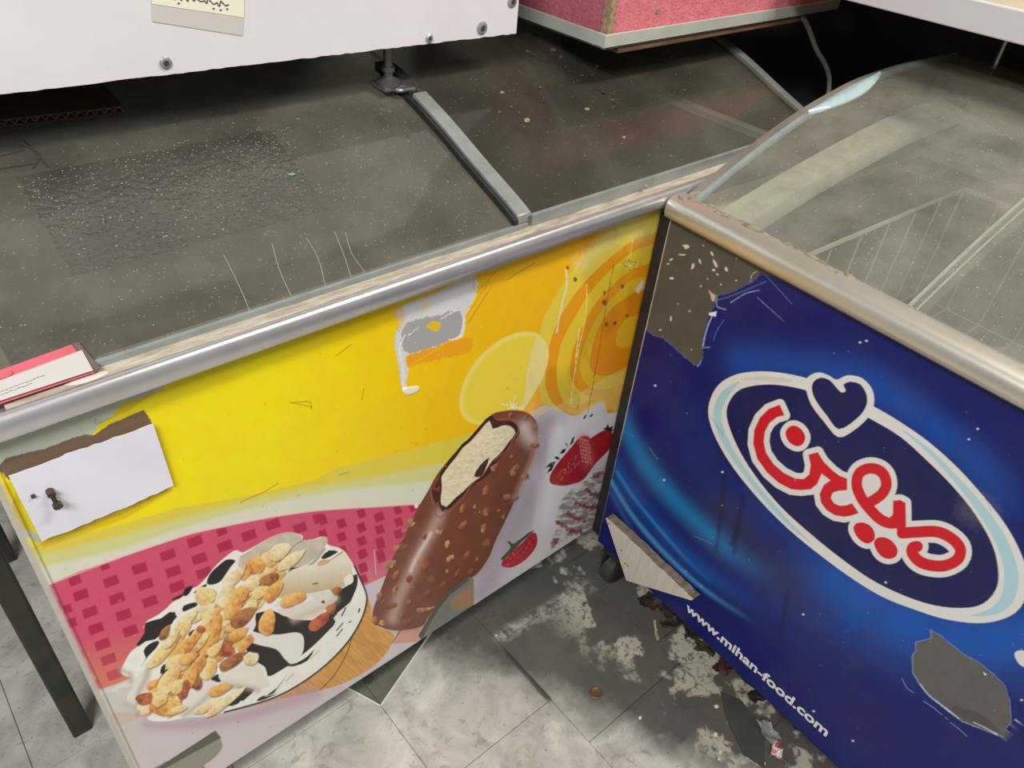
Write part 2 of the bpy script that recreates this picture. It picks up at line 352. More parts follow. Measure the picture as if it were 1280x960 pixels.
    for (a, b, c, d_) in ((268, 370, 330, 335), (275, 400, 320, 350), (315, 315, 350, 320), (345, 295, 385, 265), (375, 235, 395, 260), (400, 250, 430, 195)):
        p.poly(G([(a, b), ((a + c) / 2, (b + d_) / 2 - 12), (c, d_), ((a + c) / 2 + 6, (b + d_) / 2 + 10)]), (34, 34, 26), sm=1)
    for i in range(60):
        u_, v_ = random.uniform(0, 1), random.uniform(0, 1); x, y = G([(330 + 190 * u_ , 430 - 200 * u_ * .9 + 60 * (v_ - .4))])[0]
        p.poly([(x - .7, y - 1), (x + .7, y - 1), (x + .7, y + 1), (x - .7, y + 1)], (226, 120, 90), sm=1, alpha=0.5)
    rj = lambda: random.uniform(-.8, .8)
    p.stroke(G([(480, 215), (505, 290), (500, 350)]), 7, (206, 70, 60), gauss=True, alpha=.7)
    for i in range(7):
        for j in range(4):
            x, y = G([(455 + j * 15 + i * 3, 212 + i * 20 + j * 4)])[0]
            p.poly([(x - 1.0 + rj(), y - 1.2), (x + 1.0, y - 1.2 + rj()), (x + 1.0 + rj(), y + 1.2), (x - 1.0, y + 1.2)], (236, 178, 160), sm=2, alpha=0.45)
    rasp = G([(30, 890), (60, 840), (130, 790), (190, 730), (220, 730), (225, 780), (200, 830), (150, 880), (90, 912), (40, 910)])
    p.poly(rasp, lambda x, y: nlin((182, 26, 50)) * (0.7 + 0.6 * fbm(x * 0.4, y * 0.4, 2))[..., None])
    for i in range(40):
        x, y = G([(50 + 165 * random.random(), 0)])[0]; x_ = (x - 620) * 4.3636; y = 500 + (900 - (x_ - 40) * 0.75 + random.uniform(-30, 25)) / 4.3636
        p.poly([(x - 1, y), (x, y - 1), (x + 1, y), (x, y + 1)], (230, 90, 100), sm=2, alpha=0.6)
    p.poly(G([(28, 862), (80, 805), (62, 775), (75, 770), (100, 782), (180, 722), (208, 714), (150, 765), (90, 825), (40, 872)]), (46, 96, 54), sm=2)
    # chocolate bar ------------------------------------------------
    bar = [(527, 627), (537, 610), (545, 595), (558, 578), (572, 562), (587, 547), (600, 532), (615, 518), (628, 514), (643, 512.5), (657, 515), (667, 522), (672, 533), (672, 550), (668, 567), (662, 583), (653, 602), (647, 617), (637, 640), (620, 675), (612, 695), (600, 713), (590, 722), (567, 735), (550, 753), (535, 772), (527, 783), (502, 788), (485, 787), (472, 782), (465, 780), (467, 760), (475, 740), (485, 713), (493, 693), (505, 672), (513, 653), (520, 640)]
    p.poly(E_([(350, 880), (520, 850), (500, 970), (310, 990)]), (214, 160, 140), sm=1)
    p.stroke(E_([(365, 885), (300, 985)]), 1.2, (120, 70, 60), sm=1)
    p.poly([(q[0] + 3, q[1] + 2) for q in bar], (120, 90, 90), soft=8, alpha=0.35)
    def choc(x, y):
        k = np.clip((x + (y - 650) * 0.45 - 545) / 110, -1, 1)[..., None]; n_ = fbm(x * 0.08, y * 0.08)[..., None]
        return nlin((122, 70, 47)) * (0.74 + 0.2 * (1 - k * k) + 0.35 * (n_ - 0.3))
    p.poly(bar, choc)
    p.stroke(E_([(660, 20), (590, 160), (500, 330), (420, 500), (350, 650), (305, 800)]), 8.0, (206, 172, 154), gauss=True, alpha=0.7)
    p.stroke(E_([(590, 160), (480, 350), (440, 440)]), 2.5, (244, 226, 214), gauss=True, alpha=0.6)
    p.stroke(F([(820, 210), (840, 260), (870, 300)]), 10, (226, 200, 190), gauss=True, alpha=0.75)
    p.stroke(F([(905, 200), (905, 320), (860, 460), (800, 600), (740, 740)]), 4, (190, 146, 126), gauss=True, alpha=0.6)
    cream = F([(550, 155), (480, 230), (410, 310), (350, 360), (300, 430), (250, 490), (200, 560), (190, 590), (195, 650), (190, 700), (185, 760), (200, 800), (230, 800), (300, 730), (350, 690), (420, 620), (480, 580), (530, 540), (560, 480), (600, 430), (650, 380), (700, 310), (745, 250), (720, 205), (680, 190), (640, 195), (575, 215)])
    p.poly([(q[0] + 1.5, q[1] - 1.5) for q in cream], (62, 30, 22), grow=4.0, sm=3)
    p.stroke(F([(575, 110), (600, 145), (700, 140), (760, 180), (765, 240), (720, 310), (680, 380), (600, 440), (520, 530), (420, 630), (330, 760), (180, 880), (130, 790), (105, 660)]), 1.5, (150, 100, 78), alpha=0.9)
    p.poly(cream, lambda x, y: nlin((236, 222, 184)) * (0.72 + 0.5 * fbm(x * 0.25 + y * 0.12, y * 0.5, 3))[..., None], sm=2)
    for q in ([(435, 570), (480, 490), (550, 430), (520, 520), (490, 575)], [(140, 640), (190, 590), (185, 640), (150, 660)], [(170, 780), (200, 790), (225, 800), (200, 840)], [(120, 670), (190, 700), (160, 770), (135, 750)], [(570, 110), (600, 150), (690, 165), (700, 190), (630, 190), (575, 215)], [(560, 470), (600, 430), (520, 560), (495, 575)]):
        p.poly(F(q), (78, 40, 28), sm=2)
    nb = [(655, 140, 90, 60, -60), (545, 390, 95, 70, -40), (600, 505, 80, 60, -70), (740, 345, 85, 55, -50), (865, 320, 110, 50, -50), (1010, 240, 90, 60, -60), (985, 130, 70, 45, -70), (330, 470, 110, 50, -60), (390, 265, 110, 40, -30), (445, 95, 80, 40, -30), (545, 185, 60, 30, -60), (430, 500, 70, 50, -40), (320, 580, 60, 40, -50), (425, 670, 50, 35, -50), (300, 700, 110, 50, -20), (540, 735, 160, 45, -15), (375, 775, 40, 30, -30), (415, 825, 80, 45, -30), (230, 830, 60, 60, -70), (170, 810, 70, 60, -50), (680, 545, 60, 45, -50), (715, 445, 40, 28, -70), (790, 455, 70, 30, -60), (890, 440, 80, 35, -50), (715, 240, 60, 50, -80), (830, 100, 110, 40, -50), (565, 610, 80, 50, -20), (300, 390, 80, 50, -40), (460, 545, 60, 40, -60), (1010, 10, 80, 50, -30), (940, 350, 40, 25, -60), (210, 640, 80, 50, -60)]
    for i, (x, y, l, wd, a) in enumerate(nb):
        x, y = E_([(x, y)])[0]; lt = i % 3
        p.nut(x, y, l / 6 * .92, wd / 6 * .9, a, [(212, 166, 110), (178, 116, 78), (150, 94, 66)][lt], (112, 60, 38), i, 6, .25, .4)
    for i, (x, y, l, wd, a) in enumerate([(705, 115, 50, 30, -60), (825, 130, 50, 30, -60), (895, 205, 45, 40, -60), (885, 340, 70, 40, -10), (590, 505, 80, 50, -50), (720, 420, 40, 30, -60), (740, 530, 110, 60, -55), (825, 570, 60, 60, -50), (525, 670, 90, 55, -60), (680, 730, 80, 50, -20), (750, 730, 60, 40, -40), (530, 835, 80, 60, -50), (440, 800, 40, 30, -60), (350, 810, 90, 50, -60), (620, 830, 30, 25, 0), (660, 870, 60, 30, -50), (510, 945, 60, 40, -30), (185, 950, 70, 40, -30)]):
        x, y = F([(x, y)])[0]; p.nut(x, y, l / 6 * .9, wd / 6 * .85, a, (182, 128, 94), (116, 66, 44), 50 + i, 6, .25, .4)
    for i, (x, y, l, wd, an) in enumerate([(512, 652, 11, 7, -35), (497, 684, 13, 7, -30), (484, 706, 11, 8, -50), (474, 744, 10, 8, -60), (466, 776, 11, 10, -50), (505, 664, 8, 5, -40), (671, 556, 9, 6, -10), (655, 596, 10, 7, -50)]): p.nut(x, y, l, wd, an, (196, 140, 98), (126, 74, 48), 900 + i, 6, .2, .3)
    p.poly([(518, 631), (522, 629), (522, 634), (519, 635)], (246, 240, 230))
    # wafer cone and sundae ------------------------------------------
    def tan(x, y):
        k = fbm((x + y) * 0.05, (x * 0.9 - y) * 0.45)[..., None]; e = np.clip((y + 0.62 * x - 1118) / 26, 0, 1)[..., None]
        c = nlin((212, 154, 74)) * (0.7 + 0.62 * k); return c * (1 - 0.75 * e) + nlin((214, 188, 160)) * 0.75 * e
    p.poly(M([(560, 880), (640, 855), (740, 825), (840, 765), (935, 695), (1015, 615), (1075, 540), (1115, 465), (1135, 385), (1150, 420), (1165, 500), (1250, 540), (1240, 590), (1200, 650), (1120, 715), (1020, 765), (900, 800), (760, 830)]), tan, soft=2)
    p.stroke(D([(1000, 320), (960, 450), (900, 570), (820, 690), (710, 800)]), 1.2, (120, 76, 30))
    sund = M([(165, 925), (240, 930), (330, 915), (430, 905), (540, 880), (640, 850), (740, 815), (840, 760), (930, 695), (1010, 620), (1070, 545), (1110, 470), (1130, 400), (1125, 350), (1100, 300), (1075, 240), (1040, 185), (1010, 160), (960, 145), (950, 115), (930, 110), (900, 120), (850, 125), (845, 105), (800, 95), (740, 105), (680, 130), (620, 160), (580, 180), (550, 170), (510, 195), (460, 240), (420, 290), (380, 330), (330, 350), (310, 380), (270, 400), (240, 430), (200, 460), (155, 485), (150, 505), (170, 520), (140, 560), (110, 600), (85, 620), (60, 660), (40, 710), (60, 730), (85, 740), (75, 800), (90, 850), (150, 890)])
    p.poly(M([(-60, 800), (0, 780), (90, 735), (140, 730), (150, 890), (60, 890), (-40, 900)]), (216, 216, 212), sm=1, soft=3)
    p.poly(M([(-40, 900), (60, 890), (150, 890), (110, 920), (0, 960), (-30, 960)]), (206, 170, 130), sm=1, soft=2)
    p.stroke(M([(150, 945), (330, 945), (540, 915), (740, 860), (900, 800)]), 9, (186, 150, 164), gauss=True, alpha=.6)
    p.poly(sund, lambda x, y: nlin((248, 243, 230)) * (0.84 + 0.3 * fbm(x * 0.06, y * 0.06))[..., None], sm=3)
    p.stroke(M([(500, 890), (640, 852), (740, 817), (840, 762), (930, 697), (1010, 622), (1070, 547), (1112, 470), (1132, 400), (1126, 350), (1078, 240)]), 2.2, (44, 30, 26))
    DK = (30, 24, 26)
    dk = [M([(640, 450), (720, 440), (760, 460), (850, 480), (930, 470), (985, 400), (1005, 350), (1050, 325), (1062, 270), (1078, 300), (1080, 340), (1060, 400), (1000, 450), (1015, 470), (960, 530), (900, 590), (850, 632), (800, 672), (720, 722), (690, 728), (680, 690), (620, 650), (590, 590), (620, 540), (640, 500)]),
          A([(840, 565), (870, 480), (940, 410), (1020, 350), (1100, 360), (1060, 410), (1000, 500), (960, 550), (900, 575)]),
          A([(630, 650), (660, 600), (720, 585), (690, 650), (650, 680)]), A([(530, 720), (560, 690), (620, 660), (660, 660), (600, 690)]), A([(720, 650), (780, 600), (830, 570), (840, 590), (760, 640)]),
          A([(300, 950), (400, 900), (480, 840), (530, 815), (580, 860), (520, 920), (500, 1010), (450, 1000), (380, 1060), (300, 1080), (230, 1120), (290, 1000)]),
          A([(625, 800), (640, 760), (740, 730), (760, 760), (700, 790), (640, 815)]),
          Cc([(300, 60), (440, 20), (560, -40), (540, 60), (450, 150), (380, 210), (300, 220), (240, 270), (220, 250), (290, 150)]), Cc([(280, 310), (330, 250), (400, 220), (420, 240), (380, 300), (320, 360), (260, 450), (300, 380)]),
          Cc([(430, 480), (460, 430), (540, 400), (560, 380), (520, 460), (440, 520)]), Cc([(880, 560), (940, 515), (970, 560), (960, 590), (900, 580)]), Cc([(950, 620), (1100, 640), (1160, 630), (1260, 650), (1200, 690), (1120, 780), (1030, 800), (1060, 720), (1160, 650), (1050, 640)]),
          B([(720, 335), (790, 270), (870, 280), (830, 310), (760, 345)]), B([(420, 470), (480, 400), (530, 395), (540, 415), (470, 440)]), B([(985, 420), (1000, 480), (990, 505), (1040, 480), (1045, 570), (1010, 660), (990, 600), (1005, 540)]),
          D([(0, 830), (60, 800), (130, 800), (60, 870), (20, 900), (0, 880)]), D([(150, 900), (170, 870), (215, 850), (300, 830), (420, 660), (330, 780), (220, 860), (330, 830), (230, 880)]), D([(400, 580), (500, 560), (600, 500), (660, 440), (600, 540), (480, 590)])]
    for q in dk: p.poly(q, DK, sm=2)
    p.poly(M([(615, 530), (660, 540), (740, 545), (820, 535), (852, 560), (845, 632), (800, 675), (765, 650), (730, 610), (650, 590), (608, 570)]), (236, 232, 222), sm=3)
    p.poly(B([(820, 870), (880, 830), (940, 780), (950, 790), (910, 860), (860, 950), (800, 1010), (850, 900)]), (238, 234, 220), sm=2)
    for q in ([(880, 770), (820, 890)], [(940, 780), (905, 850)], [(1060, 790), (1055, 820)]): p.stroke(B(q), 1.6, DK, sm=1)
    for q in ([(915, 205), (860, 270)], [(910, 260), (860, 320)], [(985, 190), (970, 200)], [(1065, 85), (1055, 105)]): p.stroke(D(q), 1.4, DK, sm=1)
    for q in ([(700, 450), (620, 530)], [(470, 660), (410, 720)]): p.stroke(D(q), 2.0, (206, 200, 150), alpha=0.8)
    # beige folds behind and in front
    p.poly(B([(0, 330), (60, 290), (200, 200), (330, 140), (450, 115), (540, 140), (565, 180), (700, 165), (750, 145), (780, 180), (740, 260), (650, 350), (560, 410), (420, 420), (200, 380), (0, 440)]), lambda x, y: nlin((206, 194, 170)) * (0.8 + 0.35 * fbm(x * 0.1, y * 0.1))[..., None], sm=3)
    p.stroke(B([(560, 180), (500, 215), (470, 240)]), 1.2, (150, 134, 110)); p.stroke(B([(750, 260), (660, 370), (620, 400)]), 2, (120, 104, 86), gauss=True, alpha=.7)
    p.stroke(B([(60, 285), (200, 195), (330, 135), (450, 112), (550, 140)]), 1.4, (240, 206, 190), alpha=.7)
    def fold(x, y):
        k = np.clip((y - 705 - (x - 400) * -0.1) / 32, 0, 1)[..., None]; return nlin((240, 230, 206)) * (1 - k) + nlin((206, 184, 140)) * k
    p.poly(B([(360, 540), (400, 480), (500, 430), (620, 400), (700, 400), (780, 370), (900, 280), (940, 290), (980, 380), (1000, 480), (960, 560), (900, 600), (780, 620), (640, 650), (480, 680), (330, 690), (370, 620)]), fold, sm=3)
    p.poly(B([(920, 540), (960, 480), (1000, 490), (1005, 550), (950, 580)]), (244, 238, 226)); p.stroke(B([(650, 570), (690, 560)]), 1.4, DK)
    p.poly(B([(690, 380), (740, 350), (800, 350), (900, 280), (905, 300), (820, 350), (780, 385), (700, 410)]), (214, 178, 130))
    spoon = B([(305, 780), (350, 720), (420, 680), (560, 660), (700, 640), (800, 635), (862, 660), (860, 710), (780, 770), (700, 850), (600, 880), (480, 885), (420, 860)])
    p.poly(spoon, (232, 224, 208), sm=3); p.stroke(B([(480, 885), (600, 830), (760, 770), (850, 700)]), 5, (206, 188, 160), gauss=True, alpha=.6); p.stroke(B([(310, 785), (480, 760), (640, 690)]), 1.5, (250, 246, 240), gauss=True)
    p.poly(B([(720, 725), (745, 715), (755, 735), (735, 740)]), (60, 54, 50))
    p.poly(B([(800, 620), (870, 600), (900, 610), (890, 640), (840, 650)]), (186, 140, 110))
    p.poly(Cc([(0, 650), (200, 560), (330, 440), (380, 430), (340, 560), (330, 700), (330, 800), (230, 830), (120, 780)]), (232, 226, 212), alpha=.9)
    p.poly(Cc([(620, 800), (660, 740), (760, 560), (830, 560), (930, 590), (900, 650), (840, 700), (760, 800), (740, 880), (640, 880)]), (238, 230, 220))
    p.poly(Cc([(950, 520), (1100, 470), (1200, 430), (1290, 420), (1330, 470), (1380, 560), (1400, 620), (1300, 650), (1160, 620), (1050, 640), (990, 600)]), (236, 230, 212))
    for q in ([(330, 440), (300, 560), (240, 680), (230, 800)], [(80, 480), (160, 520), (170, 580)], [(640, 880), (760, 800), (900, 660)], [(1000, 610), (1160, 630), (1300, 660)], [(120, 780), (230, 830)]): p.stroke(Cc(q), 4, (186, 166, 144), gauss=True, alpha=.65)
    # nuts: x, y, length, width, angle, tone (sheet M)
    YL, OR, BR, PL, RD = ((250, 226, 160), (222, 164, 84)), ((246, 196, 110), (206, 124, 50)), ((196, 130, 76), (112, 60, 34)), ((248, 234, 192), (222, 186, 122)), ((206, 110, 70), (140, 54, 36))
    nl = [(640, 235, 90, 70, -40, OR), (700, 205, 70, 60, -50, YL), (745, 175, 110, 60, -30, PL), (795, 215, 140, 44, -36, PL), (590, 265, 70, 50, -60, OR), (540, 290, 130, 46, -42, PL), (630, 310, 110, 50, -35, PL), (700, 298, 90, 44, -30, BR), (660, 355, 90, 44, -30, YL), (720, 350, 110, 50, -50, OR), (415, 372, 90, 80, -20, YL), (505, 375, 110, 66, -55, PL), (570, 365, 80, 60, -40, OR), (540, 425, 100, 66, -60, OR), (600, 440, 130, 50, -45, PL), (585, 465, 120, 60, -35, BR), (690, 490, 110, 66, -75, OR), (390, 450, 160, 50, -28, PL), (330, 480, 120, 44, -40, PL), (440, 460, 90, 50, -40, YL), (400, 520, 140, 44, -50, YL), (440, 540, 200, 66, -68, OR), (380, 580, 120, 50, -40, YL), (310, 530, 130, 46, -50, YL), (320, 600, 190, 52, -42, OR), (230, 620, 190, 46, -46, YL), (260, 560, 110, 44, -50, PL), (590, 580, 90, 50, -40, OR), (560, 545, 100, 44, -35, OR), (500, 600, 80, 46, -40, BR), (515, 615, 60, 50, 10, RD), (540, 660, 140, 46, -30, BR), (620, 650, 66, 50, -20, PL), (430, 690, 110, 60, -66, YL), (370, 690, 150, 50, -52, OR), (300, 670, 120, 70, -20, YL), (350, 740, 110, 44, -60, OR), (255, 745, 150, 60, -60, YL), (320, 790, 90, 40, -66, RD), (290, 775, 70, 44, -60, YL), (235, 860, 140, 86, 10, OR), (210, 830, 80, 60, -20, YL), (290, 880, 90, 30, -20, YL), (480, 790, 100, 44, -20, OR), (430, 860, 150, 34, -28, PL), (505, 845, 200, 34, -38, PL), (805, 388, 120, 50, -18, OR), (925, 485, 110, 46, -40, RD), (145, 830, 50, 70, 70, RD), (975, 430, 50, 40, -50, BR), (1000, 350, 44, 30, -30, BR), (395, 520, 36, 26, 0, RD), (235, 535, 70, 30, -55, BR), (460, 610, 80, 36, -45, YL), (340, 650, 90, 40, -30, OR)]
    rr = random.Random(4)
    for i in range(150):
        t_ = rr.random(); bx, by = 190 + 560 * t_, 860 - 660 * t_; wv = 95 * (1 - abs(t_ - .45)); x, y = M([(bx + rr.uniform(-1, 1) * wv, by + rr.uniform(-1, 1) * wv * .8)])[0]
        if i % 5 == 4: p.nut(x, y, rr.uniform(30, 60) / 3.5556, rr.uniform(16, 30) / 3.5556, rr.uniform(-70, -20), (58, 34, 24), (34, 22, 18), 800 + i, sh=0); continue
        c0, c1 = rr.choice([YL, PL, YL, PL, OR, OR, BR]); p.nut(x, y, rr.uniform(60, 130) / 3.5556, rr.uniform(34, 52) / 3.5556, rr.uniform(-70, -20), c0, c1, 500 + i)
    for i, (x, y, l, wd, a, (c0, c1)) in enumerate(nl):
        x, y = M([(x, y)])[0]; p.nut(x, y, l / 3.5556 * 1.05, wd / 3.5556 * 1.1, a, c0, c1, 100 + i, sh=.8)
    # torn vinyl patches, dirt and scratches ----------------------------
    p.poly(K([(60, 420), (120, 370), (300, 300), (520, 205), (525, 320), (465, 430), (455, 545), (380, 575), (300, 625), (200, 690), (140, 730), (125, 860), (100, 840), (80, 700), (60, 560), (90, 480)]), (216, 216, 214), sm=2, rag=2.2, rough=0.5, h=-0.0003)
    p.poly(K([(120, 480), (250, 440), (330, 430), (440, 395), (440, 530), (330, 600), (150, 650), (100, 600)]), (168, 164, 162), sm=2, rag=3.0, rough=0.5)
    p.poly(K([(130, 660), (300, 610), (400, 570), (500, 560), (490, 640), (330, 680), (200, 710), (140, 730)]), (240, 166, 20), sm=2, rag=3.5)
    for q, wd in (([(120, 545), (90, 620), (110, 740), (110, 850)], 1.8), ([(370, 570), (440, 550), (455, 450)], 1.5), ([(140, 545), (200, 500)], 1.2), ([(330, 450), (410, 405), (450, 400)], 1.4)):
        p.stroke(K(q), wd, (236, 234, 230), rag=1.2)
    p.poly(K([(245, 490), (280, 465), (325, 480), (310, 520), (265, 515)]), (232, 190, 30), rag=1); p.poly(K([(60, 380), (110, 370), (120, 470), (80, 520), (60, 450)]), (232, 186, 60), alpha=.6, soft=6)
    p.poly(K([(215, 330), (260, 320), (270, 400), (220, 420)]), (232, 206, 160), alpha=.6, soft=5)
    p.poly(K([(110, 850), (190, 835), (195, 860), (130, 885)]), (238, 232, 214), h=0.001)
    for q in ([(515, 215), (518, 290), (560, 300)], [(640, 180), (540, 290)], [(600, 240), (470, 440)], [(620, 260), (480, 470)], [(590, 300), (470, 500)]): p.stroke(K(q), 0.9, (176, 120, 10), alpha=.6)
    p.stroke(K([(700, 230), (860, 130)]), 0.9, (120, 90, 20), alpha=.8)
    # white strip under the rim at the left, brown glue strip, tape
    p.poly(Q([(-40, 430), (0, 420), (300, 325), (620, 208), (760, 175), (720, 235), (640, 280), (540, 320), (440, 395), (400, 450), (60, 552), (0, 585), (-40, 600)]), (198, 202, 182), sm=1, rag=1.2)
    p.poly(Q([(-10, 590), (5, 565), (30, 540), (200, 500), (330, 450), (380, 436), (420, 440), (480, 395), (640, 328), (672, 375), (690, 420), (560, 460), (400, 500), (40, 640)]), (122, 98, 78), sm=1, rag=1.0, rough=.6)
    p.stroke(Q([(425, 365), (430, 390), (520, 350)]), 1.2, (170, 160, 130)); p.poly(Q([(500, 350), (540, 300), (640, 270), (700, 245), (620, 300), (560, 340)]), (232, 200, 30), sm=1)
    p.poly(Q([(70, 690), (110, 800), (150, 880), (175, 905), (110, 880), (50, 760)]), (206, 176, 30), sm=1, alpha=.7)
    p.poly(Q([(100, 860), (150, 870), (185, 905), (160, 915), (110, 880)]), (196, 196, 184), rag=1)
    p.poly(Q([(180, 905), (300, 870), (560, 770), (760, 660), (765, 690), (560, 810), (300, 905), (190, 945)]), (208, 176, 6), sm=1, alpha=.7, soft=3)
    # bare metal patches along the lower edge
    mp = lambda x, y: nlin((128, 126, 118)) * (0.8 + 0.4 * fbm(x * 0.1, y * 0.1))[..., None]
    p.poly(E_([(500, 930), (560, 820), (640, 690), (740, 580), (870, 490), (915, 500), (912, 720), (800, 800), (660, 880), (520, 980)]), mp, sm=1, rough=.45, h=-0.0004)
    p.poly(E_([(495, 930), (560, 820), (640, 690), (740, 580), (870, 490), (880, 510), (740, 620), (660, 720), (580, 850), (530, 950)]), (92, 88, 78), sm=1)
    p.poly(E_([(740, 680), (800, 610), (880, 560), (910, 560), (910, 700), (820, 740), (760, 730)]), (170, 132, 100), sm=1, soft=6)
    S6 = crop(60, 780, 4.923)
    p.poly(S6([(600, 910), (760, 830), (1030, 655), (1065, 700), (1075, 760), (1030, 820), (960, 870), (1000, 960), (560, 990)]), (150, 146, 130), sm=1, rag=1, rough=.45)
    p.poly(S6([(560, 960), (760, 830), (1030, 655), (1065, 700), (900, 790), (700, 900), (600, 960)]), (96, 92, 80), sm=1)
    p.poly(S6([(300, 440), (520, 380), (480, 470), (560, 590), (600, 640), (560, 740), (500, 900), (380, 700)]), (206, 198, 186), sm=1, alpha=.65, rag=4)
    # grime, speckles and drips
    g = np.clip((fbm(X * 0.02, Y * 0.008, 5) - 0.52) * 3, 0, 0.35) * np.clip((X - 560) / 120, 0, 1)
    p.col *= 1 - 0.55 * g[..., None]
    for q, wd, c, a in (([(105, 250), (110, 330), (85, 430), (60, 560)], 2.6, (240, 224, 180), .8), ([(205, 330), (200, 480), (170, 620), (140, 800), (130, 900)], 1.3, (246, 226, 130), .8), ([(335, 230), (300, 420), (265, 640), (240, 780)], 1.0, (130, 90, 20), .7), ([(425, 120), (415, 190)], 1.3, (240, 226, 150), .7), ([(170, 540), (150, 700)], 1.2, (248, 232, 150), .8), ([(240, 790), (210, 940)], .9, (120, 100, 40), .7), ([(170, 860), (160, 930)], .9, (120, 100, 40), .7)):
        p.stroke(R(q), wd, c, alpha=a, rag=1.0)
    for (x, y, r_) in ((113, 250, 2.2), (150, 305, 2.6), (376, 340, 2.4), (290, 415, 3.2), (290, 370, 2), (300, 520, 2.4), (340, 515, 2.2), (400, 480, 2)):
        x, y = R([(x, y)])[0]; p.poly([(x - r_, y), (x, y - r_ * 1.3), (x + r_, y), (x, y + r_ * 1.3)], (110, 64, 30), rag=1, alpha=.85)
    for i in range(46):
        x, y = R([(410 + random.gauss(0, 22), 235 + random.gauss(0, 14))])[0]; p.poly([(x - .8, y), (x, y - .8), (x + .8, y), (x, y + .8)], random.choice([(90, 80, 30), (240, 232, 190)]), sm=1)
    p.poly(R([(440, 350), (470, 310), (475, 330), (455, 370)]), (240, 220, 200), rag=1)
    for q in ([(480, 100), (490, 85)], [(515, 90), (525, 80)]): p.stroke(G(q), 2.0, (30, 28, 26), sm=1)
    for i in range(260):
        x, y = random.uniform(0, 760), random.uniform(300, 950); l = random.uniform(0.4, 1.1)
        p.poly([(x - l, y), (x, y - l), (x + l, y), (x, y + l)], random.choice([(90, 70, 40), (60, 50, 40), (240, 236, 220)]), sm=1, alpha=random.uniform(.3, .8))
    for q in ([(362, 503), (388, 508), (390, 511), (388, 502), (362, 503)], [(452, 500), (455, 485)], [(424, 594), (436, 590)], [(300, 628), (330, 615), (348, 604)], [(420, 445), (440, 430)]): p.stroke(q, 0.9, (110, 96, 20), sm=1, alpha=.8)
    # worn left border
    us = p.us; k = np.clip((0.0075 - us) / 0.003, 0, 1)[None, :, None] * np.ones(X.shape)[..., None]
    p.col[:] = p.col * (1 - k) + nlin((190, 184, 170)) * k
    k = np.clip(1 - np.abs(us - 0.009) / 0.0013, 0, 1)[None, :, None] * 0.6; p.col[:] = p.col * (1 - k) + nlin((60, 50, 40)) * k

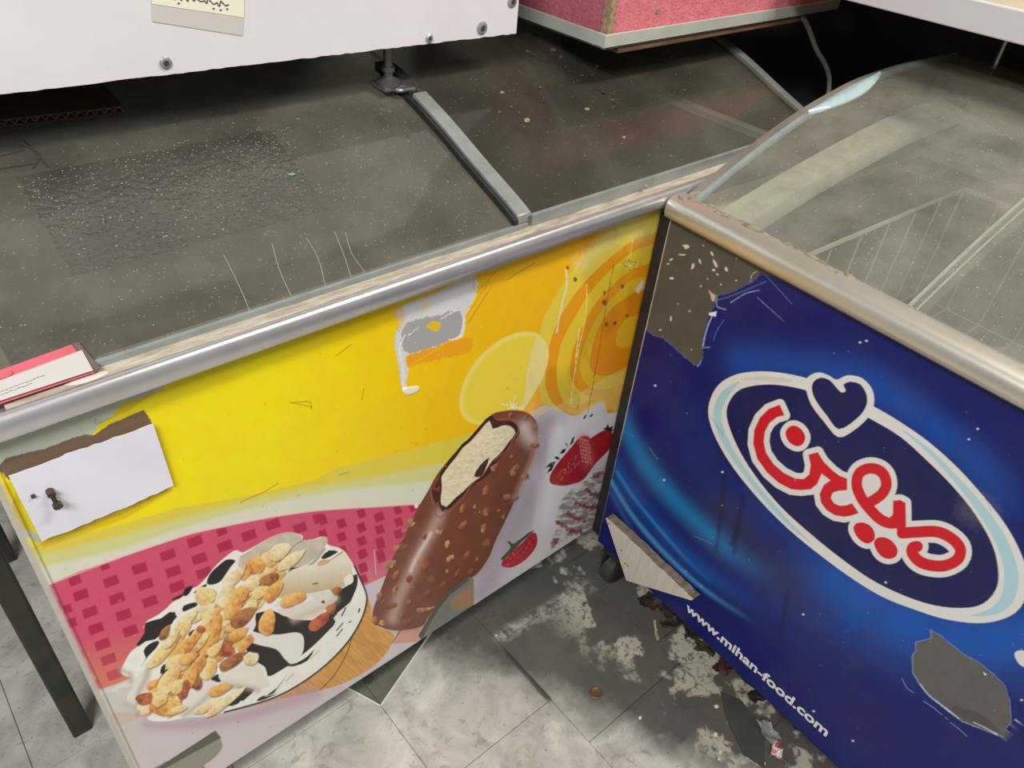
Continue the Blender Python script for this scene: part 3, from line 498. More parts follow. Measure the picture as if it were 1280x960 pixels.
# ------------------------------------------------------------------ artwork of the blue freezer front
def paint_blue(p):
    L_ = crop(870, 440, 2.744); N_ = crop(920, 480, 6.4); O_ = crop(1050, 560, 5.644); T = crop(800, 260, 4.571); U_ = crop(1120, 770, 6.0); V = crop(760, 440, 2.667)
    X, Y = p.X, p.Y; us = p.us
    p.col[:] = nlin((9, 20, 98))
    def glow(pts, wd, c, a): p.stroke(pts, wd, c, gauss=True, alpha=a, fade=90)
    glow([(930, 452), (1060, 470), (1130, 508), (1220, 580), (1290, 660)], 26, (12, 72, 160), .85)
    glow([(1290, 800), (1200, 800), (1120, 770), (1040, 730), (960, 680)], 50, (10, 86, 178), .9)
    glow([(870, 520), (880, 600), (930, 660), (1010, 740)], 30, (22, 46, 112), .6)
    glow([(900, 640), (960, 710), (1060, 790)], 28, (44, 44, 84), .75)
    glow(V([(40, 210), (70, 280), (130, 380), (210, 480), (300, 570), (390, 650), (470, 710), (560, 760)]), 12, (22, 116, 172), .95)
    glow(V([(0, 330), (60, 440), (150, 560), (240, 660), (330, 740), (420, 800), (540, 870)]), 11, (6, 74, 150), .9)
    glow(V([(10, 430), (70, 530), (160, 640), (260, 740), (360, 820), (500, 910)]), 3.0, (66, 150, 206), .8)
    glow(V([(30, 400), (90, 490), (180, 600), (280, 710), (360, 780)]), 2.2, (50, 132, 196), .75)
    glow(V([(10, 470), (60, 560), (110, 630), (190, 720)]), 3.0, (40, 110, 180), .5)
    n = fbm(X * 0.03, Y * 0.03)[..., None]; p.col *= 0.85 + 0.3 * n
    WH = (226, 224, 218); NV = (20, 24, 84)
    outer = [(43, 220), (50, 160), (80, 110), (130, 80), (190, 68), (260, 68), (330, 78), (400, 96), (500, 130), (610, 187), (700, 240), (800, 310), (900, 400), (990, 500), (1060, 590), (1110, 680), (1135, 760), (1130, 840), (1100, 890), (1040, 920), (960, 930), (850, 915), (740, 880), (640, 840), (540, 780), (430, 700), (320, 610), (220, 510), (130, 400), (70, 300)]
    inner = [(105, 220), (120, 160), (160, 125), (230, 112), (300, 115), (380, 132), (490, 170), (600, 230), (700, 290), (790, 370), (880, 460), (960, 560), (1020, 670), (1038, 770), (1020, 830), (970, 870), (890, 878), (800, 865), (700, 830), (600, 780), (500, 710), (400, 630), (290, 530), (200, 420), (140, 320)]
    p.poly(L_(outer), WH, sm=4); p.poly(L_(inner), NV, sm=4)
    LB = (168, 208, 216)
    p.poly(L_([(60, 225), (66, 175), (95, 130), (150, 100), (120, 140), (92, 190), (90, 240), (115, 310), (170, 400), (240, 490), (330, 590), (400, 660), (300, 580), (210, 480), (130, 375), (80, 290)]), LB, sm=3, alpha=.9)
    p.poly(L_([(700, 262), (800, 350), (890, 450), (960, 540), (1020, 640), (1055, 740), (1050, 830), (1010, 880), (940, 905), (1030, 900), (1085, 860), (1105, 800), (1100, 730), (1060, 630), (990, 530), (900, 430), (800, 330)]), LB, sm=3, alpha=.9)
    p.poly(L_([(150, 95), (230, 82), (330, 95), (300, 105), (220, 98)]), (206, 206, 196), sm=3, alpha=.8)
    p.poly(L_([(930, 480), (1010, 500), (1040, 560), (980, 600), (900, 560)]), (206, 206, 200), soft=16, alpha=.08, rag=6)
    p.poly(L_([(375, 115), (385, 85), (420, 70), (455, 80), (482, 95), (520, 80), (570, 90), (605, 130), (610, 180), (590, 225), (540, 270), (488, 292), (440, 240), (395, 180)]), WH, sm=3)
    p.poly(L_([(397, 125), (405, 100), (430, 88), (460, 98), (484, 125), (500, 139), (514, 132), (506, 112), (530, 102), (565, 112), (586, 150), (582, 190), (550, 230), (490, 265), (450, 220), (410, 165)]), NV, sm=3)
    s1 = N_([(352, 208), (290, 235), (220, 300), (180, 380), (172, 460), (200, 580), (290, 700), (400, 780), (520, 810), (600, 785), (640, 720), (630, 640), (622, 590)])
    s2 = N_([(640, 600), (690, 680), (760, 745), (850, 795), (885, 800)])
    s3 = L_([(508, 464), (470, 466), (440, 490), (436, 522), (465, 545), (505, 550), (540, 541)])
    s4 = O_([(225, 375), (290, 330), (325, 270), (315, 200), (270, 155), (200, 145), (135, 180), (118, 260), (150, 350), (210, 430), (280, 500), (350, 530), (405, 520), (422, 470), (418, 405)])
    s5 = O_([(418, 440), (426, 540), (440, 600), (560, 592), (690, 592), (790, 640), (848, 710), (830, 785), (740, 830), (640, 828), (560, 800), (512, 745), (512, 705), (545, 695)])
    red1 = N_([(350, 165), (370, 210), (388, 250), (330, 265), (270, 310), (232, 380), (222, 460), (240, 550), (300, 640), (380, 710), (470, 755), (540, 760), (585, 725), (597, 650), (580, 565), (655, 545), (700, 620), (770, 690), (830, 735), (890, 758), (890, 848), (820, 855), (775, 870), (758, 910), (785, 955)]) + O_([(0, 408), (40, 405), (85, 390), (132, 458), (90, 475), (30, 486)]) + N_([(790, 1050), (725, 1010), (680, 950), (668, 880), (700, 810), (755, 770), (685, 718), (650, 800), (600, 842), (520, 850), (440, 842), (340, 790), (250, 710), (170, 600), (138, 480), (145, 370), (190, 270), (260, 200)])
    red2 = O_([(375, 368), (463, 386), (466, 550), (425, 632), (395, 565), (352, 567), (340, 500), (372, 470)])
    shapes = [red1, red2]
    strokes = [(s4, 13.6), (s5[2:], 14.2)]
    dots = [N_([(395, 390), (430, 340), (480, 335), (530, 370), (555, 430), (530, 485), (480, 497), (420, 460)]), O_([(95, 575), (110, 535), (160, 525), (215, 550), (245, 600), (240, 650), (190, 675), (130, 640)]), O_([(240, 680), (255, 640), (300, 628), (360, 650), (405, 710), (395, 765), (340, 783), (280, 755)])]
    for q in shapes: p.poly(q, WH, grow=7.0, sm=1)
    for q, wd in strokes: p.stroke(q, wd + 14.0, WH, sm=5)
    for q in dots: p.poly(q, WH, grow=6.5, sm=3)
    for q in (O_([(150, 240), (200, 170), (280, 190), (290, 260), (230, 330), (180, 330)]), O_([(230, 400), (370, 340), (390, 420), (370, 490), (300, 480)]), N_([(745, 900), (800, 845), (920, 840), (900, 990), (790, 970)])): p.poly(q, WH, sm=1)
    p.poly(O_([(625, 680), (690, 682), (735, 710), (700, 740), (640, 748)]), NV, sm=1)
    RD = (212, 18, 32)
    p.poly(red1, RD, sm=1)
    for q, wd in strokes: p.stroke(q, wd, RD, sm=5)
    p.poly(red2, RD, sm=1)
    for q in dots: p.poly(q, RD, sm=3)
    # a white gap where the loop of the third letter crosses the second
    p.stroke(O_([(64, 190), (66, 290), (105, 385), (160, 460), (225, 525)]), 4.2, WH, sm=4)
    # bare metal where the vinyl is torn away
    mt = lambda c: (lambda x, y: nlin(c) * (0.85 + 0.3 * fbm(x * 0.07, y * 0.07))[..., None])
    tear = T([(120, 30), (170, 20), (820, 345), (830, 395), (740, 385), (690, 380), (640, 420), (520, 480), (440, 500), (420, 560), (390, 620), (370, 700), (355, 760), (355, 850), (330, 900), (270, 860), (190, 790), (130, 740), (30, 690), (40, 480)])
    p.poly(tear, (64, 84, 150), sm=2, grow=1.2, rag=1.5, h=0.0006)
    p.poly(tear, mt((86, 82, 72)), sm=2, rag=1.2, rough=.55, h=-0.0005)
    hole = U_([(260, 110), (330, 150), (400, 210), (520, 300), (620, 350), (740, 450), (810, 520), (850, 640), (860, 800), (815, 840), (825, 895), (760, 890), (640, 840), (500, 790), (370, 690), (280, 620), (180, 510), (130, 430), (125, 300), (150, 260), (150, 200), (270, 170)])
    p.poly(hole, (128, 140, 176), sm=1, grow=1.2, rag=.8, h=0.0005); p.poly(hole, mt((98, 96, 92)), sm=1, rag=.8, rough=.55, h=-0.0005)
    p.poly(U_([(400, 690), (500, 690), (640, 740), (740, 820), (790, 880), (700, 850), (520, 780)]), (84, 78, 74), sm=2, alpha=.8)
    p.poly(U_([(650, 420), (680, 440), (665, 448)]), (236, 232, 230), sm=1)
    for q in ([(180, 510), (240, 590), (330, 660), (470, 770)], [(580, 800), (650, 830), (760, 890)]): p.stroke(U_(q), 1.3, (190, 194, 210), rag=.6)
    for q in ([(45, 470), (80, 540), (130, 575)], [(300, 705), (345, 740)], [(370, 760), (385, 775)], [(410, 800), (470, 845), (530, 900)], [(210, 640), (300, 700)]): p.stroke(U_(q), 1.0, (150, 156, 200), sm=1, alpha=.7)
    # crumpled vinyl near the tear
    for q, wd, c in (([(430, 530), (530, 500), (650, 450), (720, 420)], 2.4, (70, 84, 140)), ([(520, 540), (600, 490), (680, 470)], 1.3, (150, 160, 200)), ([(410, 620), (380, 700), (360, 790)], 1.8, (170, 176, 210)), ([(480, 640), (440, 700), (420, 760)], 1.2, (80, 110, 190)), ([(355, 800), (400, 795)], 1.6, (110, 130, 200)), ([(330, 905), (350, 870)], 1.6, (130, 150, 200)), ([(440, 500), (440, 560), (490, 580)], 1.8, (140, 146, 170)), ([(630, 420), (640, 380), (665, 365)], 1.0, (190, 184, 160)), ([(690, 378), (760, 400), (830, 420)], 3.0, (40, 44, 80)), ([(670, 510), (820, 645)], 0.9, (120, 130, 190)), ([(440, 600), (420, 680), (400, 740)], 3.0, (20, 34, 120))):
        p.stroke(T(q), wd, c, rag=.6, alpha=.85, h=0.0009)
    p.poly(T([(390, 600), (440, 590), (435, 620), (400, 615)]), (236, 232, 226), sm=1, h=.001); p.poly(T([(390, 470), (430, 500), (425, 540), (410, 530)]), (206, 176, 166), sm=1, rag=.8)
    for (x, y, l, wd, a) in ((262, 222, 40, 24, 20), (240, 268, 40, 10, 0), (178, 295, 30, 10, -30), (160, 320, 20, 8, 0), (300, 335, 16, 36, 10), (340, 305, 12, 30, -20), (410, 262, 14, 36, -25), (428, 318, 16, 60, -25), (492, 350, 16, 36, -20), (420, 355, 20, 16, 20), (180, 402, 24, 18, 10), (347, 448, 10, 10, 0), (548, 415, 12, 10, 0), (460, 438, 10, 10, 0), (282, 590, 12, 10, 0), (175, 635, 10, 34, 0), (115, 697, 16, 8, -20), (215, 548, 8, 8, 0), (293, 810, 10, 8, 0), (385, 405, 8, 8, 0), (360, 215, 8, 8, 0), (550, 288, 8, 8, 0), (440, 380, 20, 8, 40)):
        a = math.radians(a); P = []
        for i in range(8):
            t = i * math.pi / 4; r_ = random.uniform(.7, 1.2); u_, v_ = l / 2 * math.cos(t) * r_, wd / 2 * math.sin(t) * r_
            P.append((x + u_ * math.cos(a) - v_ * math.sin(a), y + u_ * math.sin(a) + v_ * math.cos(a)))
        p.poly(T(P), (222, 204, 186), sm=2, soft=.8)
    # chips, scratches, dirt
    p.poly([(1268, 818), (1274, 813), (1285, 815), (1292, 824), (1284, 834), (1274, 830)], WH)
    for (x, y) in ((819, 482), (903, 590), (1004, 768), (1017, 889), (1107, 728), (1066, 926), (1211, 549), (1222, 536), (1083, 426), (1075, 428), (830, 600), (1270, 900), (1277, 875)):
        p.poly([(x - 1.6, y - .6), (x + 1, y - 1.2), (x + 1.6, y + 1), (x - 1, y + 1)], (206, 210, 224), sm=2)
    for q in ([(905, 600), (900, 650), (895, 690)], [(930, 620), (915, 680)], [(925, 650), (918, 690)], [(985, 740), (975, 800)]): p.stroke(q, 3, (14, 16, 52), gauss=True, alpha=.55)
    for q in ([(868, 670), (890, 680)], [(958, 345), (990, 380)], [(812, 560), (822, 574)], [(1230, 620), (1240, 640)], [(888, 520), (905, 545)]): p.stroke(q, .9, (120, 140, 190), sm=1, alpha=.6)
    for i in range(200):
        x, y = random.uniform(760, 1285), random.uniform(300, 950); l = random.uniform(0.4, 1.0)
        p.poly([(x - l, y), (x, y - l), (x + l, y), (x, y + l)], random.choice([(120, 130, 170), (180, 190, 220), (20, 20, 40)]), sm=1, alpha=random.uniform(.25, .7))
    # chipped pale edge of the vinyl along left border and under the rim
    k = np.clip((0.0035 - us) / 0.002, 0, 1)[None, :] * np.clip(0.3 + 1.4 * fbm(p.V * 60, p.V * 9), 0, 1) * np.clip((p.V - 0.2) / 0.2, 0.25, 1)
    p.col[:] = p.col * (1 - k[..., None]) + nlin((214, 200, 200)) * k[..., None]
    k = np.clip((p.V - 0.7795) / 0.001, 0, 1)[..., None] * 0.8; p.col[:] = p.col * (1 - k) + nlin((200, 196, 200)) * k

# ------------------------------------------------------------------ materials
ALU = mat('aluminium', (202, 199, 200), rough=0.30, metal=0.72, var=0.3, scale=18, var_rgb=(160, 152, 142), bump=0.03, bump_scale=60)
ALU_WARM = mat('warm_aluminium', (218, 212, 198), rough=0.36, metal=0.75, var=0.2, scale=14, var_rgb=(176, 164, 138), bump=0.02, bump_scale=50)
RIM_DIRT = mat('dirty_channel', (196, 186, 170), rough=0.6, metal=0.1, var=0.8, scale=22, var_rgb=(136, 122, 102), stretch=(1, 5, 5), bump=0.3, bump_scale=120)
BODY = mat('body_white_enamel', (190, 186, 178), rough=0.45, var=0.4, scale=12, var_rgb=(130, 120, 104))
LINER = mat('liner_grey', (150, 148, 140), rough=0.5, var=0.4, scale=8, var_rgb=(104, 98, 88))
LINER2 = mat('liner_pale', (122, 116, 104), rough=0.5, var=0.4, scale=8, var_rgb=(96, 90, 80))
BLACK = mat('black_rubber_and_shade', (26, 26, 25), rough=0.6, var=0.3, scale=40, var_rgb=(60, 56, 50))
TRIM = mat('lid_trim_grey', (150, 154, 150), rough=0.38, metal=0.25, var=0.35, scale=30, var_rgb=(104, 106, 98))
STEEL = mat('zinc_steel', (170, 170, 168), rough=0.35, metal=0.4, var=0.3, scale=60, var_rgb=(90, 80, 70))
WIRE = mat('white_wire', (186, 184, 172), rough=0.5)

def glass_mat(name, dust=(120, 114, 102), amt=0.16, tint=0.8, rough=0.06, scale=9, frost=0.0, ior=1.42):
    m = bpy.data.materials.new(name); m.use_nodes = True; nt = m.node_tree; N = nt.nodes; L = nt.links; N.remove(N['Principled BSDF'])
    out = N['Material Output']; g = N.new('ShaderNodeNewGeometry')
    tr = N.new('ShaderNodeBsdfTransparent'); tr.inputs[0].default_value = (tint, tint * 1.01, tint * 0.97, 1)
    gl = N.new('ShaderNodeBsdfGlossy'); gl.inputs['Roughness'].default_value = rough; gl.inputs[0].default_value = (0.95, 0.97, 0.95, 1)
    df = N.new('ShaderNodeBsdfDiffuse'); df.inputs[0].default_value = (*lin(dust), 1)
    fr = N.new('ShaderNodeFresnel'); fr.inputs[0].default_value = ior
    ff = N.new('ShaderNodeMath'); ff.operation = 'SUBTRACT'; ff.use_clamp = True; L.new(fr.outputs[0], ff.inputs[0]); L.new(g.outputs['Backfacing'], ff.inputs[1])
    a = N.new('ShaderNodeMixShader'); L.new(ff.outputs[0], a.inputs[0]); L.new(tr.outputs[0], a.inputs[1]); L.new(gl.outputs[0], a.inputs[2])
    n1 = N.new('ShaderNodeTexNoise'); n1.inputs['Scale'].default_value = scale; n1.inputs['Detail'].default_value = 7; n1.inputs['Roughness'].default_value = 0.62; L.new(g.outputs['Position'], n1.inputs['Vector'])
    r1 = N.new('ShaderNodeMapRange'); r1.inputs[1].default_value = 0.3; r1.inputs[2].default_value = 0.72; r1.inputs[3].default_value = amt * 0.55; r1.inputs[4].default_value = amt * 1.45; L.new(n1.outputs[0], r1.inputs[0])
    n2 = N.new('ShaderNodeTexNoise'); n2.inputs['Scale'].default_value = 320; n2.inputs['Detail'].default_value = 3; L.new(g.outputs['Position'], n2.inputs['Vector'])
    r2 = N.new('ShaderNodeMapRange'); r2.inputs[1].default_value = 0.665; r2.inputs[2].default_value = 0.72; r2.inputs[3].default_value = 0; r2.inputs[4].default_value = 0.6; L.new(n2.outputs[0], r2.inputs[0])
    ad = N.new('ShaderNodeMath'); ad.use_clamp = True; L.new(r1.outputs[0], ad.inputs[0]); L.new(r2.outputs[0], ad.inputs[1])
    db = N.new('ShaderNodeMath'); db.operation = 'SUBTRACT'; db.use_clamp = True; L.new(ad.outputs[0], db.inputs[0]); L.new(g.outputs['Backfacing'], db.inputs[1])
    b = N.new('ShaderNodeMixShader'); L.new(db.outputs[0], b.inputs[0]); L.new(a.outputs[0], b.inputs[1]); L.new(df.outputs[0], b.inputs[2]); L.new(b.outputs[0], out.inputs[0])
    if frost > 0:
        n3 = N.new('ShaderNodeTexNoise'); n3.inputs['Scale'].default_value = 130; n3.inputs['Detail'].default_value = 2; L.new(g.outputs['Position'], n3.inputs['Vector'])
        bp = N.new('ShaderNodeBump'); bp.inputs['Strength'].default_value = frost; bp.inputs['Distance'].default_value = 0.003; L.new(n3.outputs[0], bp.inputs['Height']); L.new(bp.outputs[0], gl.inputs['Normal']); L.new(bp.outputs[0], df.inputs['Normal'])
    return m
GLASS_A = glass_mat('dusty_glass_grey', (134, 130, 118), 0.33, 0.88, rough=.08, ior=1.55)
GLASS_B = glass_mat('dusty_glass_brown', (120, 114, 102), 0.20, 0.87, rough=.12, ior=1.4)
GLASS_C = glass_mat('dusty_glass_pale', (150, 147, 135), 0.44, 0.95, rough=.08, ior=1.5)
GLASS_F = glass_mat('frosted_film', (112, 110, 106), 0.16, 0.74, rough=.2, frost=1.0, ior=1.7)
GLASS_CLEAR = glass_mat('clear_sheet', (150, 150, 145), 0.10, 0.72)
GLASS_EDGE = mat('glass_edge', (140, 154, 152), rough=0.3, var=0.4, scale=40, var_rgb=(100, 108, 104))
PANE_LINE = mat('pane_line', (150, 148, 136), rough=0.4, var=0.4, scale=40, var_rgb=(110, 106, 96))

# ------------------------------------------------------------------ the setting
def floor_material():
    m = bpy.data.materials.new('marble_tile'); m.use_nodes = True; N = m.node_tree.nodes; L = m.node_tree.links; b = N['Principled BSDF']
    g = N.new('ShaderNodeNewGeometry')
    def noise(sc_, det=6, ro=0.6, dist=0.0):
        n = N.new('ShaderNodeTexNoise'); n.inputs['Scale'].default_value = sc_; n.inputs['Detail'].default_value = det; n.inputs['Roughness'].default_value = ro; n.inputs['Distortion'].default_value = dist
        L.new(g.outputs['Position'], n.inputs['Vector']); return n.outputs[0]
    def rng_(src, a, b_, c=0, d=1):
        r = N.new('ShaderNodeMapRange'); r.inputs[1].default_value = a; r.inputs[2].default_value = b_; r.inputs[3].default_value = c; r.inputs[4].default_value = d; L.new(src, r.inputs[0]); return r.outputs[0]
    def mix(f, c1, c2):
        x = N.new('ShaderNodeMix'); x.data_type = 'RGBA'; L.new(f, x.inputs[0])
        for s, k in ((c1, 6), (c2, 7)):
            if isinstance(s, tuple): x.inputs[k].default_value = (*lin(s), 1)
            else: L.new(s, x.inputs[k])
        return x.outputs[2]
    def math_(op, a, b_):
        x = N.new('ShaderNodeMath'); x.operation = op; x.use_clamp = op == 'MULTIPLY'
        for i, s in enumerate((a, b_)):
            if isinstance(s, (int, float)): x.inputs[i].default_value = s
            else: L.new(s, x.inputs[i])
        return x.outputs[0]
    c = mix(rng_(noise(11, 8, 0.65, 0.6), 0.35, 0.68), (200, 196, 185), (152, 148, 140))
    c = mix(rng_(noise(26, 6, 0.6, 1.8), 0.57, 0.66, 0, 0.45), c, (120, 112, 98))          # veins
    sx = N.new('ShaderNodeSeparateXYZ'); L.new(g.outputs['Position'], sx.inputs[0])
    # old grime and painted-in shadow around the foot of the blue freezer, with flaking lime scale on it
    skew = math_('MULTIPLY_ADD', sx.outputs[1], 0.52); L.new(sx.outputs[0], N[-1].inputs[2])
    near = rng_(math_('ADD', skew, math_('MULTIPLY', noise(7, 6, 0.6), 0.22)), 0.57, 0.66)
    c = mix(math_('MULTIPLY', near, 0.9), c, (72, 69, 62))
    lime = math_('MULTIPLY', rng_(noise(9, 4, 0.55), 0.51, 0.545), rng_(noise(70, 6, 0.75), 0.40, 0.50))
    c = mix(math_('MULTIPLY', lime, rng_(sx.outputs[0], 0.68, 0.76, 0, 0.8)), c, (196, 190, 172))
    # smear of old cement along one joint and a dark worn joint
    m2 = math_('MULTIPLY_ADD', sx.outputs[0], 0.09); L.new(sx.outputs[1], N[-1].inputs[2])
    ab = math_('ABSOLUTE', math_('ADD', m2, -0.022), 0)
    c = mix(math_('MULTIPLY', math_('MULTIPLY', rng_(ab, 0.020, 0.008), rng_(noise(45, 6, 0.7), 0.42, 0.60)), math_('MULTIPLY', rng_(sx.outputs[0], 0.58, 0.61), rng_(sx.outputs[0], 0.84, 0.81, 0, 0.8))), c, (176, 172, 160))
    ax = math_('ABSOLUTE', math_('ADD', math_('ADD', sx.outputs[0], -0.591), math_('MULTIPLY', noise(20), 0.004)), 0)
    c = mix(math_('MULTIPLY', rng_(ax, 0.0065, 0.003), math_('MULTIPLY', rng_(sx.outputs[1], -0.185, -0.175), rng_(sx.outputs[1], -0.05, -0.07, 0, 0.85))), c, (62, 58, 52))
    c = mix(rng_(noise(190, 2, 0.5), 0.70, 0.74, 0, 0.8), c, (52, 46, 40))                 # specks
    L.new(c, b.inputs['Base Color']); L.new(rng_(noise(18), 0.35, 0.7, 0.3, 0.6), b.inputs['Roughness'])
    bp = N.new('ShaderNodeBump'); bp.inputs['Strength'].default_value = 0.12; bp.inputs['Distance'].default_value = 0.003; L.new(noise(50), bp.inputs['Height']); L.new(bp.outputs[0], b.inputs['Normal'])
    return m
GROUT = mat('grout', (150, 145, 134), rough=0.8, var=0.5, scale=40, var_rgb=(70, 64, 56))
fl = tag(MB().box(-1.6, 2.6, -1.8, 1.7, -0.05, -0.004).build('floor', GROUT), kind='structure')
TILE = floor_material(); TW = 0.235
tile0 = MB().box(0.0004, TW - 0.0004, 0.0004, TW - 0.0004, -0.0045, 0.0).build('tile', TILE, fl, bevel=0.0006, seg=1)
first = True
offs = {-1: 0.215, -2: 0.21, 0: 0.03, 1: 0.055, 2: -0.04}
for ci in range(-4, 8):
    x = 0.356 + (ci - 1) * TW; off = offs.get(ci, (ci * 0.083) % TW)
    for k in range(-6, 7):
        y = off + k * TW
        if x + TW < -0.75 or x > 1.95 or y + TW < -0.85 or y > 1.5: continue
        o = tile0 if first else tile0.copy()
        if not first: COL.objects.link(o)
        first = False; o.parent = fl; o.location = (x, y, random.uniform(-0.0006, 0.0004))
WALL = mat('wall_paint', (150, 146, 138), rough=0.8, var=0.3, scale=4, var_rgb=(120, 114, 104))
tag(MB().box(-1.6, 2.7, 1.6, 1.7, -0.05, 2.8).build('wall_back', WALL), kind='structure')
tag(MB().box(2.5, 2.6, -1.8, 1.6, -0.05, 2.8).build('wall_right', WALL), kind='structure')
tag(MB().box(-2.4, 2.6, -3.2, 1.7, 2.8, 2.85).build('ceiling', mat('ceiling_paint', (206, 204, 198), rough=0.9)), kind='structure')

# ------------------------------------------------------------------ freezers
def curve_y(prof, n=5):
    P = smooth_poly(prof, n, False); return [tuple(q) for q in P]
PROF1 = [(.006, .8215), (.03, .832), (.096, .856), (.164, .882), (.226, .902), (.29, .917), (.4, .931), (.52, .936), (.655, .937)]
PROF2 = [(.018, .806), (.08, .834), (.143, .86), (.24, .894), (.32, .914), (.393, .927), (.5, .934), (.612, .935), (.655, .935)]
def pane(x0, x1, prof, dz, th=0.005, nx=2):
    xs = np.linspace(x0, x1, nx)
    return MB().sheet([[(x, y, z + dz) for x in xs] for y, z in curve_y(prof)], (0, 0, -th))
def strip(x0, x1, prof, dz, th, y_max=9, y_min=-9):
    pts = [(y, z) for y, z in curve_y(prof) if y_min <= y <= y_max]
    return MB().sheet([[(x0, y, z + dz), (x1, y, z + dz)] for y, z in pts], (0, 0, -th))
def caster(root, x, y, top):
    c = MB().box(x - .022, x + .022, y - .022, y + .022, top - .012, top).build('caster', BLACK, root, bevel=.002)
    MB().box(x - .020, x - .015, y - .018, y + .024, .018, top - .010).box(x + .015, x + .020, y - .018, y + .024, .018, top - .010).box(x - .02, x + .02, y + .012, y + .03, .03, top - .012).build('fork', BLACK, c, bevel=.001)
    w_ = MB()
    w_.tube([(x - .014, y, .030), (x - .011, y, .030), (x + .011, y, .030), (x + .014, y, .030)], [.026, .030, .030, .026], n=20); w_.build('wheel', mat('caster_wheel', (58, 58, 54), rough=.5), c, smooth=True)
def freezer(root, L, prof, zb, zt, rim_prof, rim_mat, liner_mat, cap_in=0.03, depth=0.66, rx0=-.012, cx=.06):
    W = 0.05
    b = MB(); b.box(0, W, .004, depth, zb, zt).box(L - W, L, .004, depth, zb, zt).box(W, L - W, .004, W, zb, zt).box(W, L - W, depth - W, depth, zb, zt + .08).box(W, L - W, W, depth - W, zb, zb + .06)
    b.build('body', BODY, root)
    l = MB(); e = .002
    l.box(W, W + e, W, depth - W, zb + .06, zt - .01).box(L - W - e, L - W, W, depth - W, zb + .06, zt - .01).box(W, L - W, W, W + e, zb + .06, zt - .01).box(W, L - W, depth - W - e, depth - W, zb + .06, zt - .01).box(W, L - W, W, depth - W, zb + .06, zb + .062)
    l.build('liner', liner_mat, root)
    MB().prism(rim_prof, rx0, L + .012).build('front_rim', rim_mat, root, smooth=True, bevel=.0012, seg=1)
    cp = [(y, z - .007) for y, z in curve_y(prof)]
    cp = [(.012, zt)] + [q for q in cp if q[0] > .012] + [(depth, zt)]
    for x0 in (-.002, L - cap_in + .002): MB().prism(cp, x0, x0 + cap_in).build('end_cap', mat('cap_grey', (124, 120, 110), rough=.45, var=.5, scale=14, var_rgb=(84, 78, 66)), root, smooth=True)
    MB().box(cap_in - .002, L - cap_in + .002, depth - .045, depth + .01, zt + .07, prof[-1][1] - .008).build('back_rail', rim_mat, root, bevel=.003)
    for x in (cx, L - .06):
        for y in (.022, depth - .06): caster(root, x, y, zb)

# ---- yellow freezer
ZB1, ZT1, L1 = 0.0966, 0.790, 1.28
f1 = thing('chest_freezer', 'long chest freezer with yellow printed front of ice cream bar and nut sundae', 'freezer', (0, 0, 0))
RIM1 = [(.004, .792), (-.017, .792), (-.0195, .7945), (-.0215, .8065), (-.0205, .8115), (-.0175, .8155), (-.0135, .8175), (-.0115, .8165), (-.0112, .812), (.03, .812), (.03, .792)]
freezer(f1, L1, PROF1, ZB1, ZT1, RIM1, ALU, LINER)
us = np.concatenate([np.arange(0, 0.8995, 0.001), np.arange(0.90, L1 + .0001, 0.010)]); vs = np.arange(ZB1, ZT1 + .0005, 0.001)
pr = Print(us, vs, H_YELLOW); paint_yellow(pr)
tag(pr.mesh('front_panel', print_material('yellow_print'), f1, 0.0, gain=1.0), 'yellow vinyl print of a chocolate ice cream bar, nut sundae cone and strawberries, torn in places')
del pr
MB().box(.03, L1 - .03, -.0115, .010, .812, .8172).build('rim_channel', RIM_DIRT, f1)
lid = pane(.022, .615, PROF1, 0.0).build('glass_lid', GLASS_A, f1, smooth=True)
MB().box(.03, .600, .0035, .0085, .8165, .8235).build('lid_lip', TRIM, lid, bevel=.001)
lid2 = pane(.600, L1 - .022, PROF1, .009).build('glass_lid', GLASS_B, f1, smooth=True)
strip(.585, .606, PROF1, .013, .011, y_max=.232).build('lid_frame', TRIM, lid2, smooth=True, bevel=.001, seg=1)
strip(.579, .585, PROF1, .008, .009, y_max=.30).build('lid_seal', BLACK, lid2, smooth=True)
strip(.582, .606, PROF1, .012, .011, y_min=.232, y_max=.33).build('lid_frame_rear', mat('dark_frame', (74, 70, 60), rough=.5, var=.6, scale=30), lid2, smooth=True)  # rear length of the lid frame in a darker colour
MB().box(.606, L1 - .03, .0030, .0085, .8168, .8325).build('lid_lip', TRIM, lid2, bevel=.001)
strip(L1 - .040, L1 - .022, PROF1, .0095, .006).build('edge_strip', TRIM, lid2, smooth=True)
# arrow drawn on the left pane
C1 = np.array(curve_y(PROF1))
def on1(x, y, dz=.0006): return (x, y, float(np.interp(y, C1[:, 0], C1[:, 1])) + dz)
def ribbon(mb, pts, wd, lift):
    pts = smooth_poly(pts, 5, False)
    for a, b_ in zip(pts[:-1], pts[1:]):
        d = (b_ - a); nn = np.array([-d[1], d[0]]); nn = nn / (np.linalg.norm(nn) + 1e-9) * wd / 2; k = len(mb.v)
        mb.v += [lift(*(a + nn)), lift(*(a - nn)), lift(*(b_ - nn)), lift(*(b_ + nn))]; mb.f.append((k, k + 1, k + 2, k + 3))
ar = MB()
for q in ([(.06, .257), (.119, .260), (.143, .264)], [(.06, .240), (.113, .241), (.142, .240)], [(.1405, .274), (.152, .252), (.139, .233)], [(.147, .282), (.150, .256), (.153, .230)]): ribbon(ar, q, .0015, on1)
ar.build('arrow_mark', mat('dark_ink', (54, 49, 43), rough=.7), lid)
